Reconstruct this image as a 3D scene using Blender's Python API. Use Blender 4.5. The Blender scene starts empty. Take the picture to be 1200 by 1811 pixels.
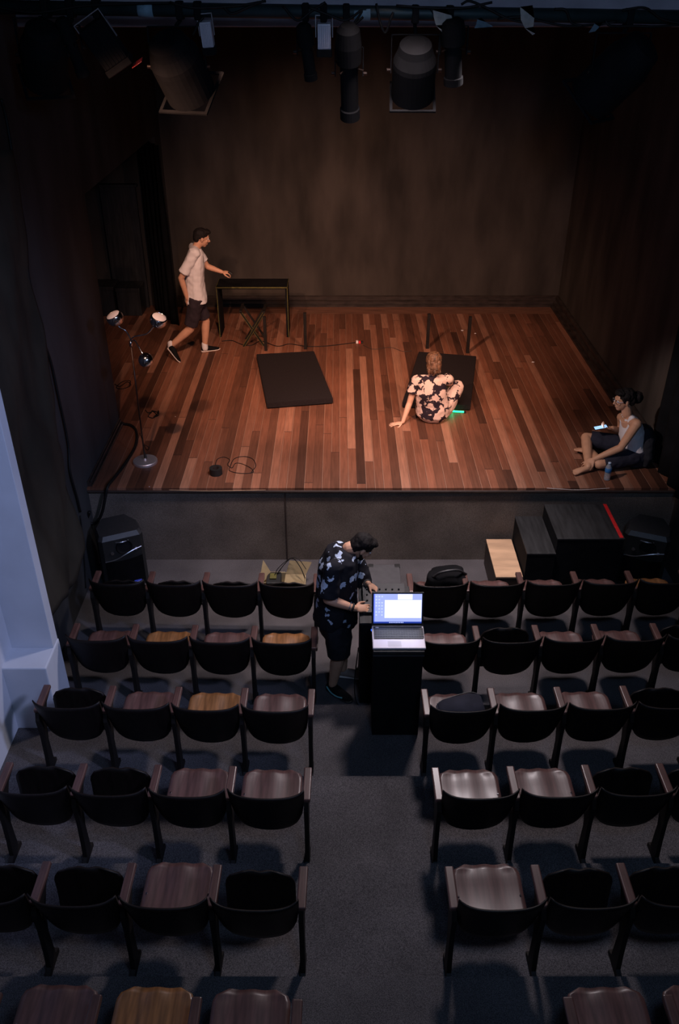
import bpy, bmesh, math, random
from mathutils import Vector, Matrix, noise
R = math.radians
random.seed(7)
C = bpy.context.scene.collection

# ------------------------------------------------------------------ camera
CAMZ = 5.43                       # the photographer stands on the balcony
F, YH, CX, CY = 1500.0, -35.0, 600.0, 905.5
PITCH = math.atan((CY - YH) / F)
cam_d = bpy.data.cameras.new('camera')
cam = bpy.data.objects.new('camera', cam_d); C.objects.link(cam)
cam.location = (0, 0, CAMZ)
cam.rotation_euler = (math.pi / 2 - PITCH, 0, 0)
cam_d.sensor_fit = 'VERTICAL'; cam_d.sensor_height = 36.0
cam_d.lens = F / 1811.0 * 36.0
cam_d.clip_start = 0.05; cam_d.clip_end = 60
bpy.context.scene.camera = cam
vs = bpy.context.scene.view_settings
vs.view_transform = 'Standard'; vs.look = 'None'; vs.gamma = 1; vs.exposure = 0.0
vs.use_curve_mapping = False

# ------------------------------------------------------------------ light
w = bpy.data.worlds.new('world'); bpy.context.scene.world = w; w.use_nodes = True
bg = w.node_tree.nodes['Background']
bg.inputs[0].default_value = (0.55, 0.60, 0.85, 1); bg.inputs[1].default_value = 0.045

def lamp(name, kind, loc, target, energy, color, size=0.1, spot=60, blend=0.9, sizey=None):
    d = bpy.data.lights.new(name, kind); d.energy = energy; d.color = color
    if kind == 'AREA':
        d.size = size
        if sizey: d.shape = 'RECTANGLE'; d.size_y = sizey
    else:
        d.shadow_soft_size = size
    if kind == 'SPOT': d.spot_size = R(spot); d.spot_blend = blend
    o = bpy.data.objects.new(name, d); C.objects.link(o); o.location = loc
    v = Vector(target) - Vector(loc)
    o.rotation_euler = v.to_track_quat('-Z', 'Y').to_euler()
    return o
WARM = (1.0, 0.54, 0.35)
lamp('stage_key_light', 'SPOT', (3.0, 5.0, 5.35), (0.75, 9.9, 0.93), 1000, WARM, 0.07, 38, 1.0)
lamp('stage_fill_light', 'SPOT', (-1.9, 5.6, 5.3), (-0.2, 10.8, 0.93), 780, WARM, 0.07, 58, 1.0)
lamp('stage_back_light', 'SPOT', (1.55, 7.25, 4.9), (0.7, 11.6, 0.9), 330, (1.0, 0.56, 0.38), 0.06, 84, 1.0)
lamp('stage_wash_light', 'SPOT', (-0.72, 7.25, 4.95), (0.2, 13.2, 0.3), 700, (1.0, 0.58, 0.42), 0.12, 74, 1.0)
lamp('house_front_light', 'SPOT', (0.4, 6.2, 6.0), (0.3, 7.75, 0.6), 980, (1.0, 0.82, 0.82), 0.3, spot=56, blend=0.9)
lamp('house_bar_light', 'SPOT', (1.25, 7.2, 5.0), (0.4, 5.2, 0), 620, (1.0, 0.88, 0.92), 0.25, spot=90, blend=1.0)
lamp('added_side_fill', 'SPOT', (-1.9, 5.4, 5.3), (3.05, 8.25, 1.45), 700, (1.0, 0.78, 0.72), 0.06, 17, 0.8)  # added narrow spot without a lantern, brightens the cross-legged man
lamp('balcony_light', 'SPOT', (2.9, 2.0, 5.7), (-2.7, 5.3, 1.7), 900, (0.50, 0.58, 1.0), 0.3, spot=50, blend=0.9)

lamp('added_balcony_fill', 'AREA', (0.9, 0.8, 6.2), (0.5, 6.5, 3.4), 62, (0.38, 0.60, 1.0), 0.8)  # added unseen blue fill, brings out the beam, bar and lanterns

# ------------------------------------------------------------------ helpers
def at(px, py, z):                 # point of the place at height z
    th = PITCH + math.atan((py - CY) / F); drop = CAMZ - z
    Y = drop / math.tan(th); zc = Y * math.cos(PITCH) + drop * math.sin(PITCH)
    return Vector(((px - CX) / F * zc, Y, z))
def ad(px, py, Y):                 # point of the place at distance Y
    th = PITCH + math.atan((py - CY) / F); drop = Y * math.tan(th)
    zc = Y * math.cos(PITCH) + drop * math.sin(PITCH)
    return Vector(((px - CX) / F * zc, Y, CAMZ - drop))

def thing(name, label, cat, loc=(0, 0, 0), rotz=0, group=None):
    o = bpy.data.objects.new(name, None); C.objects.link(o)
    o.empty_display_size = 0.1
    o.location = loc; o.rotation_euler = (0, 0, rotz); o['label'] = label; o['category'] = cat
    if group: o['group'] = group
    return o
def tag(o, label, cat, group=None):
    o['label'] = label; o['category'] = cat
    if group: o['group'] = group
    return o
def obj(name, bm, m, parent=None, off=None, smooth=False, label=None):
    if off is not None:
        bmesh.ops.translate(bm, vec=-Vector(off), verts=bm.verts)
    bmesh.ops.recalc_face_normals(bm, faces=bm.faces)
    me = bpy.data.meshes.new(name); bm.to_mesh(me); bm.free()
    if smooth:
        for p in me.polygons: p.use_smooth = True
    for x in (m if isinstance(m, (list, tuple)) else [m]): me.materials.append(x)
    o = bpy.data.objects.new(name, me); C.objects.link(o)
    if parent is not None: o.parent = parent
    elif off is not None: o.location = off
    if label: o['label'] = label
    return o
def struct(name, bm, m, smooth=False):
    o = obj(name, bm, m, smooth=smooth); o['kind'] = 'structure'; return o
kids = {}
def copy_tree(o, parent=None):
    c = o.copy(); C.objects.link(c); c.parent = parent
    for ch in [x for x in C.objects if x.parent is o]: copy_tree(ch, c)
    return c
def BM(): return bmesh.new()
def box(bm, a, b, bev=0.0, seg=2, mtx=None):
    a = Vector(a); b = Vector(b)
    r = bmesh.ops.create_cube(bm, size=1.0); vs_ = r['verts']
    c = (a + b) / 2; s = b - a
    for v in vs_: v.co = Vector((v.co.x * s.x, v.co.y * s.y, v.co.z * s.z)) + c
    if bev > 0:
        es = list({e for v in vs_ for e in v.link_edges})
        rr = bmesh.ops.bevel(bm, geom=es, offset=bev, segments=seg, affect='EDGES', profile=0.5)
        vs_ = list({v for f in rr['faces'] for v in f.verts} | {v for v in vs_ if v.is_valid})
    if mtx is not None:
        for v in vs_: v.co = mtx @ v.co
    return vs_
def frame_of(d):
    d = d.normalized(); u = Vector((0, 0, 1)) if abs(d.z) < 0.9 else Vector((1, 0, 0))
    s = d.cross(u).normalized(); return s, s.cross(d).normalized()
def rings(bm, pts, radf, n=10, caps=True, side=None):
    """sweep: radf = list of (rx, ry) per point; side = lateral axis"""
    pts = [Vector(p) for p in pts]; prev = None; out = []
    s = None
    for i, p in enumerate(pts):
        t = (pts[min(i + 1, len(pts) - 1)] - pts[max(i - 1, 0)])
        if t.length < 1e-9: t = Vector((0, 0, 1))
        t.normalize()
        if side is not None:
            s = (Vector(side) - t * Vector(side).dot(t)).normalized()
        elif s is None: s = frame_of(t)[0]
        else: s = (s - t * s.dot(t)).normalized()
        u = s.cross(t).normalized()
        rx, ry = radf[i] if isinstance(radf[i], (tuple, list)) else (radf[i], radf[i])
        ring = [bm.verts.new(p + s * rx * math.cos(a) + u * ry * math.sin(a)) for a in [2 * math.pi * k / n for k in range(n)]]
        if prev:
            for k in range(n): bm.faces.new((prev[k], prev[(k + 1) % n], ring[(k + 1) % n], ring[k]))
        prev = ring; out.append(ring)
    if caps:
        bm.faces.new(out[0][::-1]); bm.faces.new(out[-1])
    return out
def tube(bm, pts, r, n=8): return rings(bm, pts, [r] * len(pts), n)
def cyl(bm, p0, p1, r0, r1=None, n=20): return rings(bm, [p0, p1], [r0, r0 if r1 is None else r1], n)
def capsule(bm, p0, p1, r0, r1=None, n=12):
    p0 = Vector(p0); p1 = Vector(p1); r1 = r0 if r1 is None else r1
    d = (p1 - p0)
    if d.length < 1e-6: d = Vector((0, 0, 1e-4)); p1 = p0 + d
    d.normalize(); pts = []; rr = []
    for a in (-88, -60, -30): pts.append(p0 + d * r0 * math.sin(R(a))); rr.append(r0 * math.cos(R(a)))
    pts += [p0, p1]; rr += [r0, r1]
    for a in (30, 60, 88): pts.append(p1 + d * r1 * math.sin(R(a))); rr.append(r1 * math.cos(R(a)))
    rings(bm, pts, rr, n)
def ell(bm, c, r, mtx=None, n=14):
    rr = bmesh.ops.create_uvsphere(bm, u_segments=n, v_segments=max(6, n * 2 // 3), radius=1.0)
    for v in rr['verts']:
        p = Vector((v.co.x * r[0], v.co.y * r[1], v.co.z * r[2]))
        if mtx is not None: p = mtx @ p
        v.co = p + Vector(c)
def spline(pts, n=8):
    pts = [Vector(p) for p in pts]; P = [2 * pts[0] - pts[1]] + pts + [2 * pts[-1] - pts[-2]]; out = []
    for i in range(1, len(P) - 2):
        a, b, c, d = P[i - 1:i + 3]
        for k in range(n):
            t = k / n
            out.append(0.5 * ((2 * b) + (c - a) * t + (2 * a - 5 * b + 4 * c - d) * t * t + (3 * b - a - 3 * c + d) * t ** 3))
    out.append(P[-2]); return out
def prism(bm, poly, axis, a, b):   # poly = 2D outline; axis 0: (y,z), 1: (x,z), 2: (x,y)
    def pt(q, t):
        return (t, q[0], q[1]) if axis == 0 else ((q[0], t, q[1]) if axis == 1 else (q[0], q[1], t))
    A = [bm.verts.new(pt(q, a)) for q in poly]; B = [bm.verts.new(pt(q, b)) for q in poly]
    bm.faces.new(A); bm.faces.new(B[::-1]); n = len(poly)
    for k in range(n): bm.faces.new((A[k], A[(k + 1) % n], B[(k + 1) % n], B[k]))
def lathe(bm, prof, c=(0, 0, 0), n=28, mtx=None):   # prof: (r, z)
    prev = None
    for r, z in prof:
        ring = []
        for k in range(n):
            a = 2 * math.pi * k / n; p = Vector((r * math.cos(a), r * math.sin(a), z))
            if mtx is not None: p = mtx @ p
            ring.append(bm.verts.new(p + Vector(c)))
        if prev:
            for k in range(n): bm.faces.new((prev[k], prev[(k + 1) % n], ring[(k + 1) % n], ring[k]))
        else: bm.faces.new(ring[::-1])
        prev = ring
    bm.faces.new(prev)

# ------------------------------------------------------------------ materials
def newmat(name):
    m = bpy.data.materials.new(name); m.use_nodes = True
    nt = m.node_tree; return m, nt, nt.nodes['Principled BSDF']
def N(nt, t, **kw):
    n = nt.nodes.new(t)
    for k, v in kw.items(): setattr(n, k, v)
    return n
def ramp(nt, fac, stops, interp='LINEAR'):
    r = N(nt, 'ShaderNodeValToRGB'); cr = r.color_ramp; cr.interpolation = interp
    while len(cr.elements) < len(stops): cr.elements.new(0.5)
    for e, (p, c) in zip(cr.elements, stops): e.position = p; e.color = (*c, 1)
    nt.links.new(fac, r.inputs[0]); return r.outputs[0]
def mat(name, col, rough=0.6, metal=0.0, var=0.25, scale=8.0, spec=0.5, stretch=(1, 1, 1), bump=0.0, detail=4.0, coat=0.0):
    """plain surface with a little procedural unevenness"""
    m, nt, b = newmat(name)
    tc = N(nt, 'ShaderNodeTexCoord'); mp = N(nt, 'ShaderNodeMapping'); mp.inputs['Scale'].default_value = stretch
    nt.links.new(tc.outputs['Object'], mp.inputs[0])
    no = N(nt, 'ShaderNodeTexNoise'); no.inputs['Scale'].default_value = scale; no.inputs['Detail'].default_value = detail
    nt.links.new(mp.outputs[0], no.inputs['Vector'])
    lo = tuple(c * (1 - var) for c in col); hi = tuple(min(1, c * (1 + var)) for c in col)
    nt.links.new(ramp(nt, no.outputs[0], [(0.3, lo), (0.7, hi)]), b.inputs['Base Color'])
    b.inputs['Roughness'].default_value = rough; b.inputs['Metallic'].default_value = metal
    b.inputs['Specular IOR Level'].default_value = spec
    if coat: b.inputs['Coat Weight'].default_value = coat; b.inputs['Coat Roughness'].default_value = 0.25
    if bump:
        bu = N(nt, 'ShaderNodeBump'); bu.inputs['Strength'].default_value = bump; bu.inputs['Distance'].default_value = 0.01
        nt.links.new(no.outputs[0], bu.inputs['Height']); nt.links.new(bu.outputs[0], b.inputs['Normal'])
    return m
def glow(name, col, s):
    m, nt, b = newmat(name)
    b.inputs['Base Color'].default_value = (*col, 1); b.inputs['Emission Color'].default_value = (*col, 1)
    b.inputs['Emission Strength'].default_value = s; return m

def mat_carpet(name, dark, light, patch=0.35):
    m, nt, b = newmat(name)
    tc = N(nt, 'ShaderNodeTexCoord')
    n1 = N(nt, 'ShaderNodeTexNoise'); n1.inputs['Scale'].default_value = 210; n1.inputs['Detail'].default_value = 2
    n2 = N(nt, 'ShaderNodeTexNoise'); n2.inputs['Scale'].default_value = 2.2; n2.inputs['Detail'].default_value = 5
    for n in (n1, n2): nt.links.new(tc.outputs['Object'], n.inputs['Vector'])
    c1 = ramp(nt, n1.outputs[0], [(0.35, dark), (0.65, light)])
    c2 = ramp(nt, n2.outputs[0], [(0.3, (1 - patch,) * 3), (0.7, (1, 1, 1))])
    mx = N(nt, 'ShaderNodeMix', data_type='RGBA', blend_type='MULTIPLY'); mx.inputs[0].default_value = 1
    nt.links.new(c1, mx.inputs[6]); nt.links.new(c2, mx.inputs[7])
    nt.links.new(mx.outputs[2], b.inputs['Base Color'])
    b.inputs['Roughness'].default_value = 0.95; b.inputs['Specular IOR Level'].default_value = 0.15
    bu = N(nt, 'ShaderNodeBump'); bu.inputs['Strength'].default_value = 0.4; bu.inputs['Distance'].default_value = 0.004
    nt.links.new(n1.outputs[0], bu.inputs['Height']); nt.links.new(bu.outputs[0], b.inputs['Normal'])
    return m
def mat_planks():
    m, nt, b = newmat('stage_boards')
    L = nt.links.new
    tc = N(nt, 'ShaderNodeTexCoord'); sp = N(nt, 'ShaderNodeSeparateXYZ'); L(tc.outputs['Object'], sp.inputs[0])
    def M(op, a, b_=None, c=None):
        n = N(nt, 'ShaderNodeMath', operation=op)
        for i, v in enumerate((a, b_, c)):
            if v is None: continue
            if isinstance(v, (int, float)): n.inputs[i].default_value = v
            else: L(v, n.inputs[i])
        return n.outputs[0]
    xs = M('DIVIDE', sp.outputs[0], 0.093); pid = M('FLOOR', xs); fx = M('FRACT', xs)
    wn = N(nt, 'ShaderNodeTexWhiteNoise', noise_dimensions='1D'); L(pid, wn.inputs['W'])
    ys = M('ADD', M('DIVIDE', sp.outputs[1], 3.1), M('MULTIPLY', wn.outputs['Value'], 1.7))
    yid = M('FLOOR', ys); fy = M('FRACT', ys)
    cid = M('ADD', M('MULTIPLY', pid, 17.31), M('MULTIPLY', yid, 3.77))
    w2 = N(nt, 'ShaderNodeTexWhiteNoise', noise_dimensions='1D'); L(cid, w2.inputs['W'])
    base = ramp(nt, w2.outputs['Value'], [(0.0, (0.060, 0.027, 0.018)), (0.12, (0.115, 0.049, 0.030)), (0.5, (0.17, 0.070, 0.042)),
                                          (0.82, (0.235, 0.095, 0.056)), (0.95, (0.33, 0.165, 0.108))])
    mp = N(nt, 'ShaderNodeMapping'); mp.inputs['Scale'].default_value = (26, 1.6, 1); L(tc.outputs['Object'], mp.inputs[0])
    off = N(nt, 'ShaderNodeCombineXYZ'); L(cid, off.inputs[2]); L(off.outputs[0], mp.inputs['Location'])
    gn = N(nt, 'ShaderNodeTexNoise'); gn.inputs['Scale'].default_value = 2.0; gn.inputs['Detail'].default_value = 6; L(mp.outputs[0], gn.inputs['Vector'])
    g = ramp(nt, gn.outputs[0], [(0.25, (0.72, 0.70, 0.68)), (0.75, (1.16, 1.12, 1.1))])
    mx = N(nt, 'ShaderNodeMix', data_type='RGBA', blend_type='MULTIPLY'); mx.inputs[0].default_value = 1; L(base, mx.inputs[6]); L(g, mx.inputs[7])
    # worn, dusty patches
    dn = N(nt, 'ShaderNodeTexNoise'); dn.inputs['Scale'].default_value = 1.1; dn.inputs['Detail'].default_value = 7; L(tc.outputs['Object'], dn.inputs['Vector'])
    d = ramp(nt, dn.outputs[0], [(0.35, (0.78, 0.78, 0.78)), (0.7, (1.15, 1.12, 1.1))])
    m2 = N(nt, 'ShaderNodeMix', data_type='RGBA', blend_type='MULTIPLY'); m2.inputs[0].default_value = 1; L(mx.outputs[2], m2.inputs[6]); L(d, m2.inputs[7])
    seam = M('LESS_THAN', fx, 0.07)                      # pale dust lying in the joints of about half the boards
    sr = M('MULTIPLY', seam, M('GREATER_THAN', w2.outputs['Value'], 0.35))
    m3 = N(nt, 'ShaderNodeMix', data_type='RGBA'); L(M('MULTIPLY', sr, 0.55), m3.inputs[0]); L(m2.outputs[2], m3.inputs[6]); m3.inputs[7].default_value = (0.34, 0.19, 0.13, 1)
    ds = M('MAXIMUM', M('GREATER_THAN', fx, 0.965), M('LESS_THAN', fy, 0.004))
    m4 = N(nt, 'ShaderNodeMix', data_type='RGBA'); L(M('MULTIPLY', ds, 0.7), m4.inputs[0]); L(m3.outputs[2], m4.inputs[6]); m4.inputs[7].default_value = (0.02, 0.012, 0.01, 1)
    L(m4.outputs[2], b.inputs['Base Color'])
    b.inputs['Roughness'].default_value = 0.55; b.inputs['Specular IOR Level'].default_value = 0.25
    bu = N(nt, 'ShaderNodeBump'); bu.inputs['Strength'].default_value = 0.25; bu.inputs['Distance'].default_value = 0.003
    L(gn.outputs[0], bu.inputs['Height']); L(bu.outputs[0], b.inputs['Normal'])
    return m
def mat_floral(name, ground, petal, petal2, scale, lo, hi, rough=0.85):
    m, nt, b = newmat(name); L = nt.links.new
    tc = N(nt, 'ShaderNodeTexCoord'); no = N(nt, 'ShaderNodeTexNoise'); no.inputs['Scale'].default_value = scale * 1.6; no.inputs['Detail'].default_value = 2
    L(tc.outputs['Object'], no.inputs['Vector'])
    ad_ = N(nt, 'ShaderNodeMix', data_type='RGBA', blend_type='LINEAR_LIGHT'); ad_.inputs[0].default_value = 0.05
    L(tc.outputs['Object'], ad_.inputs[6]); L(no.outputs['Color'], ad_.inputs[7])
    vo = N(nt, 'ShaderNodeTexVoronoi'); vo.inputs['Scale'].default_value = scale; vo.inputs['Randomness'].default_value = 0.75; L(ad_.outputs[2], vo.inputs['Vector'])
    v2 = N(nt, 'ShaderNodeTexVoronoi'); v2.inputs['Scale'].default_value = scale * 3.2; L(ad_.outputs[2], v2.inputs['Vector'])
    s = N(nt, 'ShaderNodeMath', operation='MULTIPLY_ADD'); L(v2.outputs['Distance'], s.inputs[0]); s.inputs[1].default_value = 0.22; L(vo.outputs['Distance'], s.inputs[2])
    c = ramp(nt, s.outputs[0], [(0.0, petal2), (0.16, petal2), (0.20, petal), (lo, petal), (hi, ground)])
    L(c, b.inputs['Base Color']); b.inputs['Roughness'].default_value = rough; b.inputs['Specular IOR Level'].default_value = 0.2
    return m
def mat_wood(name, col, rough=0.35, var=0.45, coat=0.3):
    return mat(name, col, rough, 0, var, 3.0, 0.5, (14, 1.5, 3), 0.05, 6, coat)

M_carpet = mat_carpet('grey_carpet', (0.040, 0.037, 0.040), (0.15, 0.137, 0.142))
M_skirt = mat_carpet('stage_front_carpet', (0.10, 0.080, 0.066), (0.22, 0.178, 0.150), 0.4)
M_planks = mat_planks()
M_plank_x = mat('border_boards', (0.16, 0.073, 0.046), 0.55, 0, 0.45, 2.2, 0.25, (1.2, 22, 1), 0.1)
M_wall = mat('black_painted_wall', (0.046, 0.038, 0.033), 0.75, 0, 0.45, 1.7, 0.25, (1.6, 1.6, 0.5), 0.15, 9)
M_wall_l = mat('black_painted_side_wall', (0.034, 0.034, 0.035), 0.7, 0, 0.5, 1.5, 0.3, (1.2, 1.4, 0.4), 0.15, 9)
M_base = mat('brown_black_skirting', (0.028, 0.020, 0.017), 0.45, 0, 0.5, 6, 0.5, (1, 1, 4))
M_pale = mat('pale_blue_plaster', (0.52, 0.54, 0.60), 0.8, 0, 0.06, 3, 0.3, bump=0.05)
M_black = mat('matt_black', (0.006, 0.006, 0.007), 0.85, 0, 0.3, 6, 0.12)
M_blackwood = mat('black_painted_wood', (0.020, 0.020, 0.021), 0.55, 0, 0.5, 3, 0.4, (8, 1, 1), 0.05, 8)
M_cloth = mat('black_cloth', (0.006, 0.006, 0.007), 0.95, 0, 0.3, 5, 0.1)
M_tarp = mat('brown_black_cloth', (0.032, 0.026, 0.019), 0.85, 0, 0.5, 2.5, 0.2, (1, 1, 0.4), 0.2, 8)
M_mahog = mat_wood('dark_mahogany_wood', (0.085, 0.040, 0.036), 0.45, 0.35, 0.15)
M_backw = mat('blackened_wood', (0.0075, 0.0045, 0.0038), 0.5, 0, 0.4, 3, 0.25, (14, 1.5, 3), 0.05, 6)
M_orange = mat_wood('worn_orange_plywood', (0.22, 0.095, 0.034), 0.4, 0.4)
M_arm = mat_wood('red_brown_armrest_wood', (0.085, 0.040, 0.034), 0.4, 0.4, 0.15)
M_frame = mat('black_brown_frame_paint', (0.010, 0.0075, 0.0065), 0.6, 0, 0.3, 6, 0.25)
M_chrome = mat('chrome', (0.75, 0.75, 0.78), 0.12, 1.0, 0.05, 4)
M_steel = mat('scuffed_steel', (0.42, 0.41, 0.43), 0.35, 1.0, 0.2, 30)
M_bronze = mat('brown_metal_pole', (0.035, 0.022, 0.018), 0.35, 0.6, 0.2, 8)
M_rubber = mat('black_rubber', (0.010, 0.010, 0.010), 0.6, 0, 0.2, 10)
M_cable = mat('dark_cable', (0.007, 0.006, 0.006), 0.6, 0, 0.2, 10, 0.25)
M_mat = mat('black_vinyl_mattress', (0.016, 0.0125, 0.0135), 0.9, 0, 0.2, 60, 0.12)
M_olive = mat('olive_edge_paint', (0.09, 0.08, 0.016), 0.6, 0, 0.3, 20)
M_card = mat('beige_cardboard', (0.50, 0.39, 0.22), 0.85, 0, 0.12, 9)
M_ply = mat('bare_plywood', (0.52, 0.33, 0.20), 0.6, 0, 0.22, 2.5, 0.3, (1, 5, 1), 0, 8)
M_brown = mat('brown_painted_board', (0.035, 0.022, 0.018), 0.6, 0, 0.3, 6)
M_red = mat('red_tape', (0.62, 0.012, 0.014), 0.6, 0, 0.15, 20)
M_grey = mat('charcoal_plastic', (0.022, 0.022, 0.024), 0.5, 0, 0.2, 30)
M_casetop = mat('grey_case_laminate', (0.060, 0.058, 0.062), 0.55, 0, 0.15, 12)
M_silver = mat('silver_plastic', (0.60, 0.55, 0.60), 0.4, 0.2, 0.05, 10)
M_pipe = mat('teal_painted_pipe', (0.016, 0.030, 0.031), 0.5, 0.2, 0.35, 6)
M_beam = mat('grey_concrete_beam', (0.34, 0.31, 0.35), 0.85, 0, 0.2, 3, 0.2)
M_tape = mat('white_gaffer_tape', (0.62, 0.58, 0.52), 0.7, 0, 0.15, 20)
M_bluetape = mat('blue_grey_tape', (0.20, 0.30, 0.36), 0.7, 0, 0.15, 20)
M_gel = mat('dark_red_gel', (0.22, 0.015, 0.015), 0.3, 0, 0.1, 10)
M_amber = mat('amber_lens_glass', (0.55, 0.22, 0.12), 0.25, 0, 0.2, 12)
M_lens = mat('grey_lens_glass', (0.12, 0.12, 0.14), 0.08, 0, 0.1, 5, 1.0)
M_skin_f = mat('fair_skin', (0.62, 0.37, 0.26), 0.55, 0, 0.07, 14, 0.35)
M_skin_t = mat('tan_skin', (0.52, 0.28, 0.17), 0.55, 0, 0.08, 14, 0.35)
M_skin_m = mat('warm_skin', (0.52, 0.28, 0.18), 0.55, 0, 0.08, 14, 0.35)
M_white = mat('white_cotton', (0.66, 0.63, 0.64), 0.9, 0, 0.05, 10, 0.2)
M_navy = mat('navy_cotton', (0.022, 0.023, 0.036), 0.9, 0, 0.2, 14, 0.2)
M_dark = mat('charcoal_cotton', (0.016, 0.017, 0.022), 0.9, 0, 0.2, 14, 0.2)
M_brownsh = mat('plum_black_cotton', (0.028, 0.020, 0.026), 0.9, 0, 0.2, 14, 0.2)
M_hairb = mat('black_hair', (0.008, 0.006, 0.006), 0.75, 0, 0.4, 60, 0.2, (1, 1, 0.3))
M_hairbr = mat('wavy_brown_hair', (0.125, 0.060, 0.032), 0.6, 0, 0.65, 45, 0.5, (1, 1, 0.35), 0.4)
M_jump = mat_floral('black_jumpsuit_with_beige_flowers', (0.022, 0.014, 0.022), (0.66, 0.49, 0.42), (0.34, 0.22, 0.20), 10.5, 0.66, 0.69)
M_shirt = mat_floral('black_shirt_with_pale_blue_flowers', (0.010, 0.010, 0.014), (0.46, 0.54, 0.68), (0.10, 0.12, 0.15), 10.0, 0.42, 0.44)
M_sole = mat('cream_rubber_sole', (0.55, 0.47, 0.43), 0.7, 0, 0.1, 10)
M_shoebr = mat('grey_brown_suede', (0.27, 0.20, 0.17), 0.8, 0, 0.2, 12)
M_eye = mat('eye_white', (0.7, 0.68, 0.65), 0.3, 0, 0.02, 5)
M_teal = mat('teal_shoe_flash', (0.16, 0.42, 0.45), 0.6, 0, 0.1, 10)
M_label = mat('blue_label', (0.03, 0.16, 0.42), 0.5, 0, 0.2, 10)
M_bluebadge = mat('blue_badge', (0.03, 0.06, 0.45), 0.5, 0, 0.1, 10)
m_, nt_, b_ = newmat('clear_plastic'); b_.inputs['Base Color'].default_value = (0.75, 0.80, 0.86, 1); b_.inputs['Roughness'].default_value = 0.12
b_.inputs['Transmission Weight'].default_value = 0.75; M_clear = m_

# ------------------------------------------------------------------ the setting
SZ = 0.93                      # stage height
XL, XR = -2.64, 3.55           # side walls
YF, YB = 7.66, 13.53           # stage front and back
TIER = [(0.0, 5.37, 0.0), ]    # main floor back to the first step, then four low steps
NOSE = [5.37, 4.52, 3.69, 2.857, 2.03]
TZ = [0.0, 0.08, 0.16, 0.24, 0.32, 0.40]
bm = BM()
prof = [(YF + 0.3, 0.0)]
z = 0.0
for yn, zz in zip(NOSE, TZ[1:]): prof += [(yn, z), (yn, zz)]; z = zz
prof += [(0.4, z), (0.4, -0.2), (YF + 0.3, -0.2)]
prism(bm, prof, 0, -3.0, XR + 0.1)
struct('floor', bm, M_carpet)
bm = BM(); box(bm, (-4.4, YF + 0.01, 0.0), (XR + 0.1, YB + 0.2, SZ - 0.03)); struct('stage_platform', bm, M_skirt)
bm = BM(); box(bm, (-4.4, YF - 0.012, SZ - 0.03), (XR, YB - 0.42, SZ)); struct('stage_floor', bm, M_planks)
bm = BM(); box(bm, (-4.4, YB - 0.42, SZ - 0.03), (XR, YB, SZ))
struct('trim_1', bm, M_plank_x)
bm = BM()                      # hard edge under the boards, seam and top rail of the carpeted stage front
box(bm, (XL, YF - 0.03, SZ - 0.050), (XR, YF + 0.01, SZ - 0.026), 0.006); struct('trim_2', bm, M_brown)
bm = BM(); xs_ = at(505, 930, 0.5).x; box(bm, (xs_ - 0.006, YF - 0.004, 0), (xs_ + 0.006, YF + 0.012, SZ - 0.05)); struct('trim_3', bm, M_brown)
for k_, (xa, xb) in enumerate(((678, 723),)):
    bm = BM(); a_ = at(xa, 540, SZ); c_ = at(xb, 540, SZ)
    box(bm, (a_.x, a_.y - 0.05, SZ), (c_.x, a_.y, SZ + 0.004), 0.001)
    tag(obj('floor_tape', bm, M_amber, off=(a_.x, a_.y, SZ)), 'short amber strip taped to the boards along the back wall', 'tape')

bm = BM(); box(bm, (-4.5, YB, 0), (XR + 0.2, YB + 0.15, 6.6)); struct('wall_back', bm, M_wall)
bm = BM(); box(bm, (XR, 0.4, -0.1), (XR + 0.15, YB + 0.1, 6.6)); struct('wall_right', bm, M_wall)
OY0, OY1, OZ = 9.20, 13.1, 3.55   # opening into the wing
bm = BM()
box(bm, (XL - 0.14, 5.47, -0.1), (XL, OY0, 6.6)); box(bm, (XL - 0.14, OY0, OZ), (XL, OY1, 6.6)); box(bm, (XL - 0.14, OY1, SZ), (XL, YB + 0.1, 6.6))
struct('wall_left', bm, M_wall_l)
bm = BM(); box(bm, (-4.55, YF, SZ), (-4.4, YB + 0.1, 6.6)); box(bm, (-4.5, YF, SZ), (XL - 0.14, YF + 0.1, 6.6)); struct('wall_wing', bm, M_black)
bm = BM(); box(bm, (-2.86, 0.4, -0.1), (-2.71, 5.47, 6.6)); struct('wall_left_front', bm, M_pale)
bm = BM(); box(bm, (-2.80, 5.35, 0.75), (-2.365, 5.47, 6.6), 0.004); struct('trim_pier', bm, M_pale)
bm = BM(); box(bm, (-2.80, 5.10, -0.05), (-2.355, 5.475, 0.75), 0.012, 2); struct('trim_pier_plinth', bm, M_pale)
bm = BM(); box(bm, (-4.6, 7.0, 6.5), (XR + 0.2, YB + 0.2, 6.6)); box(bm, (-2.9, 0.4, 6.5), (XR + 0.2, 7.0, 6.6)); struct('ceiling', bm, M_black)
YP = 7.25
bm = BM(); zb = ad(600, 48, YP + 0.75).z
box(bm, (XL, YP + 0.75, zb), (XR, YP + 1.0, 6.5), 0.01); struct('ceiling_beam', bm, M_beam)
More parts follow.
